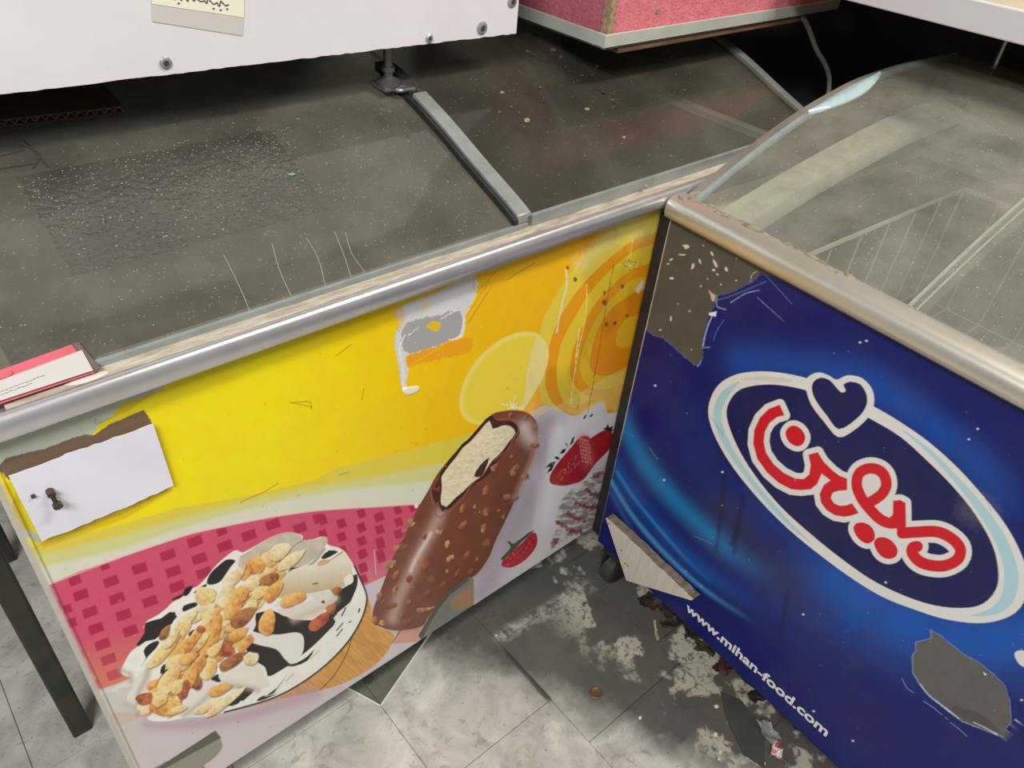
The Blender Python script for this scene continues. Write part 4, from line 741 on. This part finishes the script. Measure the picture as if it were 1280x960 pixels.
# dark frozen film with bumpy ice on the left pane
fz = MB().sheet([[(x + .0015 * math.sin(300 * y), y, on1(x, y, .0007)[2]) for x in np.linspace(.122, .385, 40)] for y in [q[0] for q in curve_y(PROF1) if .088 < q[0] < .236]])
fz.build('frost_patch', GLASS_F, lid, smooth=True)
DRIP = mat('dried_drip', (124, 122, 114), rough=.7)
for q in ([(.3043, .0732), (.2938, .0384), (.2888, .0060)], [(.3408, .0686), (.3372, .0389), (.326, .0060)], [(.3731, .0668), (.365, .0348), (.3561, .0060)], [(.3832, .061), (.374, .0337), (.3742, .0080)], [(.2537, .0744), (.2491, .0339), (.2448, .0080)]):
    dm = MB(); ribbon(dm, q, .0011, on1); dm.build('drip_mark', DRIP, lid)
tm = MB()
for i in range(170):
    t_ = random.random(); x = float(np.interp(t_, [0, .4, .7, 1], [.376, .374, .369, .359])) + random.gauss(0, .005 * (.4 + t_)); y = .230 - .109 * t_; s_ = random.uniform(.0003, .0009); k = len(tm.v)
    tm.v += [on1(x - s_, y), on1(x, y - s_), on1(x + s_, y), on1(x, y + s_)]; tm.f.append((k, k + 1, k + 2, k + 3))
tag(tm.build('dust_trail', mat('sandy_dust', (150, 132, 106), rough=.9), lid), kind='stuff')
sp_ = MB()
for i in range(420):
    x, y = random.uniform(.03, .57), random.uniform(.005, .235); s_ = random.uniform(.0002, .0006); k = len(sp_.v)
    sp_.v += [on1(x - s_, y), on1(x, y - s_), on1(x + s_, y), on1(x, y + s_)]; sp_.f.append((k, k + 1, k + 2, k + 3))
for i in range(520):  # pale specks put in for the sparkle of the frost
    x, y = random.uniform(.125, .40), min(.232, random.triangular(.09, .236, .22)); s_ = random.uniform(.0002, .0006); k = len(sp_.v); z_ = .0011
    sp_.v += [on1(x - s_ * 2, y, z_), on1(x, y - s_, z_), on1(x + s_ * 2, y, z_), on1(x, y + s_, z_)]; sp_.f.append((k, k + 1, k + 2, k + 3))
tag(sp_.build('dust_and_sparkle_specks', mat('white_dust_and_sparkle', (160, 156, 146), rough=.9), lid), kind='stuff')

# ---- blue freezer
ZB2, ZT2, L2 = 0.09, 0.783, 1.16
f2 = thing('chest_freezer', 'chest freezer with blue printed front and red lettering in a white oval', 'freezer', (0.8461, -0.02445, 0), -1.61108)
RIM2 = [(.004, .780), (-.010, .782), (-.0138, .786), (-.0152, .792), (-.0152, .798), (-.0138, .804), (-.0105, .8088), (-.005, .8118), (.006, .813), (.020, .8125), (.026, .809), (.03, .805), (.03, .780)]
freezer(f2, L2, PROF2, ZB2, ZT2, RIM2, ALU_WARM, LINER2, cap_in=.02, rx0=-.001, cx=.04)
us = np.concatenate([np.arange(0, 0.6595, 0.001), np.arange(0.66, L2 + .0001, 0.010)]); vs = np.arange(ZB2, ZT2 + .0005, 0.001)
pr = Print(us, vs, H_BLUE); paint_blue(pr)
tag(pr.mesh('front_panel', print_material('blue_print'), f2, 0.0, gain=1.0), 'blue vinyl print with heart and red lettering in a white oval, torn at the corner')
del pr
GRM = mat('rim_grime', (150, 140, 118), rough=.8, var=.9, scale=70, var_rgb=(96, 84, 64), bump=.5, bump_scale=160)
for (gx, gy, gl, gw) in ((.028, .012, .020, .010), (.055, .018, .030, .006), (.080, .008, .022, .005), (.118, .016, .030, .007), (.175, .019, .016, .004), (.215, .018, .022, .005), (.245, .010, .008, .004), (.262, .018, .008, .004), (.012, .000, .008, .005)):
    gm = MB(); n_ = 14; rr_ = [random.uniform(.55, 1.15) for _ in range(n_)]
    gm.v = [(gx + gl * k_ * rr_[i_] * math.cos(i_ * 6.2832 / n_), gy + gw * k_ * rr_[i_] * math.sin(i_ * 6.2832 / n_), .8130 + (.0007 if k_ < 1 else -.0006)) for k_ in (1, .8) for i_ in range(n_)]
    gm.f = [(i_, (i_ + 1) % n_, n_ + (i_ + 1) % n_, n_ + i_) for i_ in range(n_)] + [tuple(range(n_, 2 * n_))]
    gm.build('grime_patch', GRM, f2)
MB().box(-.020, -.001, .004, .012, .10, .776).build('gap_shade_strip', BLACK, f2)  # black strip added for the shade in the gap between the freezers
MB().prism([(-.001, .78), (-.001, .806), (.003, .811), (.016, .811), (.02, .806), (.02, .78)], .03, .66, 'y').build('side_rim', ALU_WARM, f2, smooth=True)
ga = pane(.020, .356, PROF2, 0.0).build('glass_lid', GLASS_C, f2, smooth=True)
gb = pane(.338, L2 - .02, PROF2, .007).build('glass_lid', GLASS_C, f2, smooth=True)
strip(.337, .341, PROF2, .0075, .006).build('pane_edge', PANE_LINE, gb, smooth=True)
strip(.347, .3495, PROF2, .0075, .0006).build('pane_seal', PANE_LINE, gb, smooth=True)
# polished left edge of the pane and its finger grip
pts = curve_y(PROF2); es = MB()
es.sheet([[(.0165, y, z + .001), (.0165 + .0075, y, z + .001)] for y, z in pts], (0, 0, -.007)); es.build('pane_edge', GLASS_EDGE, ga, smooth=True)
gr = MB(); gp = [(y, z) for y, z in pts if .225 <= y <= .42]
gr.sheet([[(.0165 + (.006 + .022 * math.sin(math.pi * i / (len(gp) - 1)) ** .8) * k / 4, y, z + .0016 + (.004 * math.sin(math.pi * k / 4))) for k in range(5)] for i, (y, z) in enumerate(gp)], (0, 0, -.003))
gr.build('finger_grip', mat('grip_glass', (168, 190, 190), rough=.2, var=.3, scale=60, var_rgb=(130, 150, 150)), ga, smooth=True)
lip = [(.045, .792), (.21, .828), (.43, .862), (.60, .870)]
ib = MB().sheet([[(.046, y, z + .005), (.050, y, z + .005), (.088, y, z), (.094, y, z - .012)] for y, z in curve_y(lip, 4)], (0, 0, -.010)); ib.build('inner_ledge', mat('ledge_cream', (214, 211, 198), rough=.4, var=.6, scale=30, var_rgb=(160, 154, 138)), f2, smooth=True)
# website lettering along the lower edge
cu = bpy.data.curves.new('lettering', 'FONT'); cu.body = 'www.mihan-food.com'; cu.size = .03; cu.offset = .0008; cu.extrude = .0002
to = bpy.data.objects.new('lettering_src', cu); COL.objects.link(to); bpy.context.view_layer.update()
me = bpy.data.meshes.new_from_object(to.evaluated_get(bpy.context.evaluated_depsgraph_get())); bpy.data.objects.remove(to)
co = np.empty(len(me.vertices) * 3); me.vertices.foreach_get('co', co); co = co.reshape(-1, 3)
x0, x1 = co[:, 0].min(), co[:, 0].max(); k = (.5075 - .2215) / (x1 - x0); out = np.empty_like(co)
out[:, 0] = .2215 + (co[:, 0] - x0) * k; out[:, 2] = .1225 + (out[:, 0] - .2215) * .022 + co[:, 1] * k * .92; out[:, 1] = -.0006 - co[:, 2]
me.vertices.foreach_set('co', out.ravel()); me.update(); me.materials.clear(); me.materials.append(mat('white_lettering', (226, 226, 224), rough=.4))
lt = bpy.data.objects.new('lettering', me); COL.objects.link(lt); lt.parent = f2; lt['label'] = 'white website lettering'

# ---- wire baskets hanging inside
def basket(name, label, root_loc, rz, x0, x1, y0, y1, z0, z1, sx, sy):
    t = thing(name, label, 'basket', root_loc, rz)
    MB().tube([(x0, y0, z1), (x1, y0, z1), (x1, y1, z1), (x0, y1, z1), (x0, y0, z1)], .004, 6).build('top_wire', WIRE, t, smooth=True)
    for x in np.linspace(x0, x1, sx): MB().tube([(x, y0, z1), (x, y0, z0), (x, y1, z0), (x, y1, z1)], .0022, 5).build('wire', WIRE, t)
    for y in np.linspace(y0, y1, sy): MB().tube([(x0, y, z1), (x0, y, z0), (x1, y, z0), (x1, y, z1)], .0022, 5).build('wire', WIRE, t)
basket('wire_basket', 'pale wire basket inside the blue freezer seen through its glass lid', (0.8461, -0.02445, 0), -1.61108, .16, .52, .09, .56, .56, .765, 7, 7)

# ------------------------------------------------------------------ rack standing over the yellow freezer
BOARD = mat('white_melamine', (222, 217, 218), rough=.5, var=.25, scale=5, var_rgb=(196, 188, 184), bump=.05, bump_scale=40)
rk = thing('rack', 'rack with scratched white front board and screws standing over the yellow freezer', 'rack', (-.041, .247, 0))
def rp(mb, name, m, **kw):
    o = mb.build(name, m, rk, **kw); o.location = (.041, -.247, 0); return o
xs = np.linspace(-.2, .751, 120); zbm = lambda x: .9815 - (x - .130) * .0153
rows = []
for y in (.22, .238): rows.append([(x, y, zbm(x) + (rng.uniform(-.0006, .0006) if y == .22 else 0)) for x in xs])
bd = MB(); k = len(xs); top = 1.36
v = rows[0] + rows[1] + [(x, .22, top) for x in xs] + [(x, .238, top) for x in xs]; bd.v = v
for i in range(k - 1):
    bd.f += [(i, i + 1, 2 * k + i + 1, 2 * k + i), (k + i, 3 * k + i, 3 * k + i + 1, k + i + 1), (i, k + i, k + i + 1, i + 1), (2 * k + i, 2 * k + i + 1, 3 * k + i + 1, 3 * k + i)]
bd.f += [(0, 2 * k, 3 * k, k), (k - 1, 2 * k - 1, 4 * k - 1, 3 * k - 1)]
rp(bd, 'front_board', BOARD)
rp(MB().box(-.2, .745, .24, .70, 1.0, 1.02), 'shelf', mat('dark_shelf', (70, 64, 56), rough=.7))
rp(MB().box(-.2, .745, .70, .72, .95, 1.9), 'back_sheet', mat('dark_shelf', (70, 64, 56)))
rp(MB().box(-.2, .745, .24, .70, 1.36, 1.38), 'shelf', mat('dark_shelf', (70, 64, 56)))
GREEN = mat('dark_green_paint', (24, 38, 28), rough=.45, var=.7, scale=16, var_rgb=(66, 50, 36), bump=.1, bump_scale=60)
for (px, py) in ((-.052, .238), (-.052, .66)): rp(MB().box(px, px + .028, py, py + .018, 0, 1.36), 'post', GREEN, bevel=.003)
for i, (x, z, r_) in enumerate([(.281, .991, .0060), (.606, .981, .0052), (.690, .985, .0080), (.739, 1.013, .0074)]):
    s_ = MB(); s_.tube([(x, .2205, z), (x, .2185, z), (x, .2172, z)], [r_, r_, r_ * .7], 16); s_ = rp(s_, 'screw', STEEL, smooth=True)
    h_ = MB().tube([(x, .2172, z), (x, .2166, z)], [r_ * .5, r_ * .42], 10).build('screw_head', mat('screw_dark', (96, 84, 74), rough=.4, metal=.6), s_)
ft = MB().lathe([(.016, 0), (.016, .005), (.009, .008), (.006, .010), (.006, .016), (.0085, .0165), (.0085, .022), (.006, .0225), (.006, .085)], (.566, .252, .9215), 14)
rp(ft, 'leveling_foot', mat('dull_steel', (120, 120, 116), rough=.35, metal=.75), smooth=True)
rp(MB().tube(smooth_poly([(.560, .256, .9195), (.572, .236, .9175), (.580, .232, .9185), (.590, .228, .9195)], 4, False), .0035, 8), 'strap', mat('dull_steel', (120, 120, 116)), smooth=True)
rp(MB().box(.552, .583, .238, .276, .9165, .9213), 'foot_plate', mat('plate_grey', (110, 108, 100), rough=.4, metal=.4), bevel=.001)

# note taped to the board
nt_ = thing('paper_note', 'cream paper note with purple handwriting taped on the white board', 'note', (.32, .2195, 1.0))
def bl(x, z, y=-.0006): return (x - .32, y, z - 1.0)
MB().sheet([[bl(.279, 1.0455), bl(.369, 1.0255)], [bl(.284, 1.09), bl(.378, 1.09)]], (0, .0004, 0)).build('paper', mat('cream_paper', (232, 228, 202), rough=.8), nt_)
tp = mat('clear_tape', (206, 198, 190), rough=.25, spec=.6)
MB().sheet([[bl(.276, 1.030, -.0002), bl(.365, 1.008, -.0002)], [bl(.279, 1.0462, -.0002), bl(.369, 1.0262, -.0002)]], (0, .0002, 0)).build('tape', tp, nt_)
ink = MB()
for i in range(9):
    x = .299 + i * .0062; z = 1.0475 - i * .0013
    ribbon(ink, [(x, z + .004), (x + .002, z + random.uniform(-.001, .002)), (x + .004, z + random.uniform(0, .006)), (x + .006, z + .002)], .0011, lambda a, b_: bl(a, b_, -.0010))
for x, z in ((.337, 1.0365), (.344, 1.0345), (.351, 1.0350), (.303, 1.0440)): ribbon(ink, [(x, z), (x + .0022, z + .0003)], .0014, lambda a, b_: bl(a, b_, -.0010))
ink.build('handwriting', mat('purple_ink', (96, 50, 96), rough=.7), nt_)

# ------------------------------------------------------------------ pink felt box on a wooden plank, at the right of the rack
PINK = mat('pink_felt', (216, 122, 130), rough=.95, var=.7, scale=120, var_rgb=(196, 96, 106), bump=.5, bump_scale=260)
PINK2 = mat('pink_felt_side', (200, 110, 124), rough=.95, var=.7, scale=120, var_rgb=(176, 88, 104), bump=.5, bump_scale=260)
CHIP = mat('chipboard', (170, 146, 112), rough=.9, var=.8, scale=150, var_rgb=(120, 98, 70))
TRIMW = mat('pale_metal_trim', (196, 198, 186), rough=.4, metal=.2, var=.3, scale=20, var_rgb=(160, 158, 144))
pb = thing('display_box', 'box of pink felt covered chipboard with pale metal edging above the yellow freezer', 'box', (.854, .15, .957))
def bp_(mb, name, m, **kw): return mb.build(name, m, pb, **kw)
bp_(MB().box(0, .620, 0, .004, 0, .019).box(0, .620, 0, .022, 0, .003), 'front_trim', TRIMW, bevel=.0008)
bp_(MB().box(0, .004, .004, .45, 0, .019).box(0, .022, .022, .45, 0, .003), 'side_trim', TRIMW, bevel=.0008)
bp_(MB().box(.004, .618, .012, .45, .003, .010), 'base', CHIP)
bp_(MB().box(.020, .618, .005, .019, .010, .16), 'front_panel', PINK)
bp_(MB().box(.008, .0195, .0045, .019, .010, .16), 'panel_end', CHIP)
bp_(MB().quadbox([(.020, .030, .011), (.034, .030, .011), (.034, .44, .011), (.020, .44, .011), (.014, .026, .16), (.028, .026, .16), (.028, .44, .16), (.014, .44, .16)]), 'side_panel', PINK2)
bp_(MB().tube([(.108, .0048, .040), (.108, .0040, .040)], .004, 10), 'nail', CHIP)
wp = MB().box(.888, 1.36, .153, .60, .9470, .9566).build('wooden_plank', mat('brown_wood', (122, 88, 62), rough=.8, var=.8, scale=14, var_rgb=(78, 54, 38), stretch=(1, 12, 12), bump=.2, bump_scale=60), bevel=.002)
tag(wp, 'brown wooden plank under the pink felt box', 'plank')
cb = MB().tube(smooth_poly([(1.375, .17, .9525), (1.402, .166, .940), (1.45, .16, .895), (1.56, .16, .80), (1.60, .20, .62), (1.58, .30, .30), (1.58, .36, .02), (1.56, .42, .005)], 5, False), .0045, 8).build('cable', mat('white_cable', (226, 220, 208), rough=.5), smooth=True)
tag(cb, 'white cable hanging down from under the pink felt box', 'cable')

# ------------------------------------------------------------------ counter behind the blue freezer
ct = thing('counter', 'white edged counter with beige top reaching over the back of the blue freezer', 'counter', (1.62, -.1, 0))
def cp_(mb, name, m, **kw):
    o = mb.build(name, m, ct, **kw); o.location = (-1.62, .1, 0); return o
cp_(MB().box(1.268, 2.2, -1.1, .12, 1.016, 1.052), 'top', mat('beige_top', (196, 182, 158), rough=.6, var=.5, scale=18, var_rgb=(160, 144, 118)))
cp_(MB().box(1.49, 2.2, .12, .9, 1.016, 1.052), 'unseen_shade_top', mat('beige_top', (196, 182, 158)))  # unseen extension of the top, added to shade the gap behind the pink box
cp_(MB().box(1.258, 1.268, -1.1, .12, 1.015, 1.0545), 'edge_band', mat('white_edge', (214, 210, 210), rough=.4), bevel=.002)
DG = mat('dark_grey_panel', (52, 49, 45), rough=.7, var=.4, scale=6)
for y0, y1 in ((-1.1, -.60), (-.594, -.090), (-.080, .9)): cp_(MB().box(1.66, 1.68, y0, y1, 0, 1.016), 'panel', DG, bevel=.002)  # last panel lengthened to blacken the gap behind the pink box

# ------------------------------------------------------------------ small things on the yellow freezer
# pink box lid with a written sheet, on the rim at the left
bk = thing('box_lid', 'flat pink box lid with a white written sheet on the freezer rim', 'box lid', (.02, .007, .8205), 0)
MB().quadbox([(-.045, -.014, 0), (.080, -.0135, 0), (.080, .006, 0), (-.045, .002, .0)] + [(-.045, -.012, .003), (.078, -.0115, .003), (.074, .019, .013), (-.045, .008, .013)]).build('lid', mat('pink_card', (206, 92, 106), rough=.6, var=.2, scale=30), bk, bevel=.0006)
MB().quadbox([(.0782, -.0132, .0003), (.0845, -.0125, .0003), (.0835, .013, .003), (.077, .012, .003), (.078, -.0115, .0034), (.0842, -.012, .0030), (.0795, .0185, .0128), (.0745, .0190, .0132)]).build('lid_side', mat('brown_card', (104, 84, 78), rough=.7), bk)
sh = lambda x, t: (x, -.0125 + t * (.020 - .0000) * (1), .0036 + t * .0071)
MB().sheet([[(x, -.0140 + t * (.0225 - .012 * (1 - ((x + .1) / .178))), .0034 + .33 * t * (.0225 - .012 * (1 - (x + .1) / .178))) for x in np.linspace(-.045, .0785, 14)] for t in np.linspace(0, 1, 4)], (0, 0, .0003)).build('sheet', mat('white_paper', (188, 183, 176), rough=.8, var=.3, scale=60, var_rgb=(184, 178, 172)), bk)
tx = MB()
for row, (t0, n_) in enumerate(((.0035, 26), (.0005, 22))):
    x = -.03
    for i in range(n_):
        l = random.uniform(.0012, .0035); y = -.0118 + t0 + (x + .03) * .055
        ribbon(tx, [(x, y), (x + l * .5, y + random.uniform(-.0006, .0006)), (x + l, y)], .0006, lambda a, b_: (a, b_, .0041 + .34 * (b_ + .0128))); x += l + .0007
        if x > .068: break
tx.build('writing', mat('grey_ink', (84, 80, 88), rough=.8), bk)
cl = MB(); ribbon(cl, [(.018 + .0075 * math.cos(a), .0085 + .0028 * math.sin(a)) for a in np.linspace(0, 6.28, 14)], .0008, lambda a, b_: (a, b_, .0035 + .335 * (b_ + .0118)))
cl.build('ring_stamp', mat('dark_red_ink', (150, 54, 66)), bk)
# dried paint blob on the rim
bb = MB(); bb.v = [(.092 + .017 * math.cos(a) * (1 - .15 * math.sin(2 * a)) * k, -.0050 + .0062 * math.sin(a) * k, .8174 + .0030 * (1 - k)) for k in (1, .6) for a in np.linspace(0, 2 * math.pi, 20, endpoint=False)]
bb.f = [(i, (i + 1) % 20, 20 + (i + 1) % 20, 20 + i) for i in range(20)] + [tuple(range(20, 40))]
tag(bb.build('dried_drop', mat('pale_drop', (206, 200, 188), rough=.4), smooth=True), 'pale dried paint drop on the rim next to the pink box lid', 'stain')
# plain paper sheet with an old latch bolt
ps = thing('paper_sheet', 'blank white paper sheet stuck on the corner of the yellow front', 'paper', (.075, -.004, .70))
g = []
c00, c10, c11, c01 = np.array((.0151, .661)), np.array((.1358, .660)), np.array((.1326, .7457)), np.array((.0129, .7480))
for j in range(10):
    row = []
    for i in range(22):
        s_, t_ = i / 21, j / 9; q = c00 * (1 - s_) * (1 - t_) + c10 * s_ * (1 - t_) + c11 * s_ * t_ + c01 * (1 - s_) * t_
        if j in (0, 9): q = q + np.array((0, rng.uniform(-.0009, .0009)))
        row.append((q[0] - .075, -.0004 - .0012 * abs(math.sin(3 * s_ + 2 * t_)) - .001 * math.exp(-((s_ - .22) / .05) ** 2), q[1] - .70))
    g.append(row)
MB().sheet(g, (0, .0004, 0)).build('sheet', mat('blank_paper', (226, 222, 230), rough=.75, var=.15, scale=14, var_rgb=(200, 196, 204)), ps, smooth=True)
MB().tube([(-.039, -.001, .0165), (-.039, -.008, .0155)], .0035, 12).tube([(-.039, -.006, .0155), (-.0385, -.0075, .008), (-.038, -.0085, .003)], .0022, 10).tube([(-.038, -.007, .003), (-.038, -.011, .0025)], .0040, 12).build('latch_bolt', mat('rusty_bolt', (96, 84, 74), rough=.45, metal=.6, var=.6, scale=60), ps, smooth=True)
MB().tube([(-.052, -.001, .018), (-.052, -.004, .018)], .0018, 10).build('nail', mat('rusty_bolt', (96, 84, 74)), ps, smooth=True)
# corrugated cardboard flap lying on the glass under the board
CARD = mat('cardboard', (104, 82, 58), rough=.9, var=.5, scale=30, var_rgb=(70, 54, 38))
cf = thing('cardboard_piece', 'brown corrugated cardboard piece lying on the glass under the white board', 'cardboard', (.2, .31, .92))
def cz(y): return float(np.interp(y, [q[0] for q in PROF1], [q[1] for q in PROF1])) - .92 + .0015
fy = lambda x: .312 - (x - .12) * .085
for nm, dz in (('lower_liner', 0), ('upper_liner', .0065)):
    MB().sheet([[(x - .2, fy(x) - .31 + s_ * (.45 - .31) , cz(fy(x) + s_ * .14) + dz) for x in np.linspace(-.05, .254, 8)] for s_ in np.linspace(0, 1, 6)], (0, 0, .001)).build(nm, CARD, cf)
wv = []
for i, x in enumerate(np.linspace(-.05, .254, 160)): wv.append([(x - .2, fy(x) - .31 + s_ * .13, cz(fy(x) + s_ * .13) + .0035 + .0024 * math.sin(i * math.pi / 2.5)) for s_ in (0.004, 1)])
MB().sheet(wv, (0, 0, .0005)).build('fluting', mat('cardboard_flute', (158, 136, 108), rough=.9), cf)
# crumbs on the right pane
crumbs = [(0.828, 0.277), (0.831, 0.266), (0.845, 0.269), (0.875, 0.271), (0.867, 0.255), (0.875, 0.253), (0.86, 0.226), (0.859, 0.217), (0.873, 0.203), (0.857, 0.193), (0.917, 0.216), (0.877, 0.17), (0.88, 0.161), (0.881, 0.145), (0.884, 0.139), (0.823, 0.138), (0.782, 0.196), (0.716, 0.2), (0.708, 0.171), (0.712, 0.142), (0.683, 0.166), (0.842, 0.078)]
def lump(name, loc, r, m, flat=.6, seed=0):
    rr = random.Random(seed); bm = bmesh.new(); bmesh.ops.create_icosphere(bm, subdivisions=2 if r > .006 else 1, radius=1)
    for v_ in bm.verts: v_.co *= rr.uniform(.7, 1.15); v_.co.x *= r * 1.2; v_.co.y *= r * .9; v_.co.z *= r * flat
    me_ = bpy.data.meshes.new(name); bm.to_mesh(me_); bm.free(); me_.materials.append(m)
    o = bpy.data.objects.new(name, me_); COL.objects.link(o); o.location = loc; o.rotation_euler = (0, 0, rr.uniform(0, 6)); return o
CR = [mat('pale_crumb', (164, 144, 112), rough=.8, var=.5, scale=200), mat('brown_crumb', (110, 84, 56), rough=.8, var=.5, scale=200), mat('dark_crumb', (58, 46, 36), rough=.8)]
for i, (x, y) in enumerate(crumbs):
    r_ = (.0045, .0035, .003)[i % 3] if i < 16 else .0032
    if i == 19: r_ = .006
    z = on1(x, y, .009)[2] + r_ * .4
    o = lump('nutshell_crumb', (x, y, z), r_, CR[(1, 2, 2, 1, 2)[i % 5] if i < 15 else (1, 0)[i % 2]], seed=i)
    tag(o, 'small nutshell crumb on the right glass pane of the yellow freezer', 'crumb', 'crumbs on the right glass pane')
for (x, y, z) in ((.806, -.002, .826), (.852, .012, .826), (.900, .035, .836)):
    tag(lump('plaster_chip', (x, y, z), .0034, CR[0], seed=int(x * 999)), 'pale plaster chip on the rim by the corner of the blue freezer', 'chip', 'plaster chips on the rim')
tag(lump('green_scrap', on1(.372, .152, .0015), .0035, mat('green_scrap', (110, 170, 110), rough=.6), flat=.3, seed=5), 'tiny green scrap on the left glass pane', 'scrap')

# ------------------------------------------------------------------ things on the floor
tri = thing('broken_board', 'broken triangular white board leaning on the lower corner of the blue freezer', 'board', (0.8461, -0.02445, 0), -1.61108)
fr_ = [(.024, .190), (.102, .090), (.238, .183)]; jag = [(.238, .186)] + [(.238 - .213 * t + 0, .186 + .006 * t + random.uniform(-.0015, .0015)) for t in np.linspace(.06, .97, 18)] + [(.024, .193)]
P = [(.024, .190), (.102, .090), (.236, .181)] + jag[:-1]
MB().prism([(x, z) for x, z in P], -.021, -.0195, 'y').build('white_face', mat('board_white', (206, 200, 184), rough=.6, var=.4, scale=20, var_rgb=(170, 160, 140), stretch=(8, 8, 1)), tri)
MB().prism([(x, z + random.uniform(-.0008, .0006)) for x, z in P], -.0195, -.002, 'y').build('core', mat('board_core', (140, 124, 104), rough=.9, var=.7, scale=90, var_rgb=(92, 80, 66), bump=.5, bump_scale=150), tri)
sl = mat('silver_foil', (190, 190, 190), rough=.2, metal=.9)
for x, z in ((.112, .1895), (.118, .189), (.133, .188), (.190, .1875), (.226, .186)): lump_o = MB().quadbox([(x, -.012, z), (x + .005, -.013, z), (x + .005, -.006, z + .001), (x, -.007, z), (x + .001, -.011, z + .003), (x + .004, -.012, z + .002), (x + .004, -.007, z + .002), (x + .001, -.007, z + .004)]).build('foil_chip', sl, tri)
for x, z in ((.075, .150), (.090, .128), (.097, .128), (.034, .184)): MB().tube([(x, -.0211, z), (x, -.0214, z)], .0016, 8).build('pin_hole', BLACK, tri)
# clear sheet
cs = thing('clear_sheet', 'clear plastic sheet with pale edges sticking out from under the yellow freezer', 'sheet', (.354, -.012, .0005), math.atan2(.061, .145))
MB().box(0, .17, 0, .15, .0005, .0035).build('sheet', GLASS_CLEAR, cs)
EDGE = mat('pale_sheet_edge', (214, 212, 204), rough=.3)
MB().box(-.001, .17, -.0012, .0012, .0, .0042).build('edge', EDGE, cs); MB().box(-.0012, .0012, 0, .15, .0, .0042).build('edge', EDGE, cs)
MB().lathe([(.009, 0), (.009, .0008)], (.030, .046, .0037), 18).build('dark_spot', mat('spot', (70, 68, 64), rough=.7), cs)
cn = MB().lathe([(.0105, 0), (.0112, .0008), (.0112, .0022), (.0100, .0028), (.0092, .0022), (.003, .0022)], (.662, -.221, 0), 24).build('bottle_cap', mat('copper_cap', (126, 92, 74), rough=.45, metal=.5, var=.5, scale=80), smooth=True)
tag(cn, 'small round copper coloured cap on the grimy floor', 'cap')
# litter along the foot of the blue freezer
def crumple(name, loc, sx, sy, amp, m, seed, rz=0.0, lift=0.0):
    rr = random.Random(seed); n_ = 5; g_ = [[((i / (n_ - 1) - .5) * sx + rr.uniform(-.1, .1) * sx, (j / (n_ - 1) - .5) * sy + rr.uniform(-.1, .1) * sy, max(.0006, rr.uniform(0, 1) * amp + lift)) for i in range(n_)] for j in range(n_)]
    o = MB().sheet(g_, (0, 0, .0004)).build(name, m); o.location = loc; o.rotation_euler = (0, 0, rz); return o
LEAF = [mat('dead_leaf_brown', (66, 50, 36), rough=.8, var=.5, scale=60), mat('dead_leaf_dark', (42, 35, 28), rough=.8, var=.5, scale=60), mat('dead_leaf_red', (74, 36, 26), rough=.7, var=.5, scale=60), mat('dead_leaf_olive', (86, 78, 54), rough=.8, var=.5, scale=60)]
leaves = [(.862, -.146, .05, .03, 1), (.875, -.185, .05, .03, 0), (.855, -.21, .045, .02, 1), (.878, -.244, .05, .035, 1), (.870, -.285, .05, .03, 0), (.872, -.330, .06, .04, 2), (.885, -.372, .06, .04, 1), (.872, -.405, .05, .03, 1), (.885, -.446, .06, .04, 3), (.895, -.489, .06, .04, 0), (.900, -.523, .05, .04, 3), (.858, -.160, .03, .02, 2), (.895, -.215, .06, .04, 1), (.91, -.30, .07, .05, 1), (.92, -.42, .07, .05, 1)]
lw = ['brown', 'dark', 'reddish', 'olive']
for i, (x, y, sx, sy, k) in enumerate(leaves):
    o = crumple('dead_leaf', (x + .018, y, 0), sx * .75, sy * .75, .009, LEAF[k], i, rz=i * 1.3)
    tag(o, f'{lw[k]} dead leaf in the litter under the blue freezer edge', 'leaf', f'{lw[k]} leaves under the blue freezer')
tag(crumple('candy_wrapper', (.829, -.482, .002), .030, .018, .012, mat('wrapper', (226, 216, 210), rough=.4, var=.9, scale=70, var_rgb=(176, 40, 70), lo=.5, hi=.53), 91, .5), 'white and red crumpled candy wrapper in the litter', 'wrapper')
tag(crumple('foil_wrapper', (.845, -.455, .001), .040, .022, .012, mat('grey_foil', (150, 150, 148), rough=.35, metal=.3), 92, 1.2), 'grey crumpled foil scrap beside the candy wrapper', 'foil')
vr = MB(); P = [(.0217, .0511), (-.0119, .0118), (-.0397, -.0453), (-.0298, -.0784), (.0105, -.0505), (.0295, -.0207), (.0379, .0193)]
vr.prism(P, 0, .002, 'z'); vo = vr.build('grey_flap', mat('grey_vinyl', (72, 74, 70), rough=.5, var=.3, scale=20)); vo.location = (.8184, -.408, .0008)
tag(vo, 'flat dark grey vinyl scrap on the floor beside the blue freezer', 'scrap')
tag(crumple('wood_splinter', (.842, -.203, .002), .045, .006, .006, mat('pale_splinter', (176, 160, 130), rough=.8), 93, .9), 'pale wood splinter at the edge of the leaf litter', 'splinter')
chips = [(.752, -.424), (.741, -.430), (.784, -.458), (.794, -.482), (.596, -.026), (.812, -.370), (.822, -.392), (.835, -.372), (.770, -.40), (.690, -.30), (.806, -.45)]
for i, (x, y) in enumerate(chips):
    tag(lump('lime_chip', (x, y, .0012), (.0036, .0028, .0045)[i % 3], mat('lime_chip', (214, 206, 188), rough=.8), flat=.4, seed=300 + i), 'small pale flake on the floor near the blue freezer', 'flake', 'pale flakes on the floor')
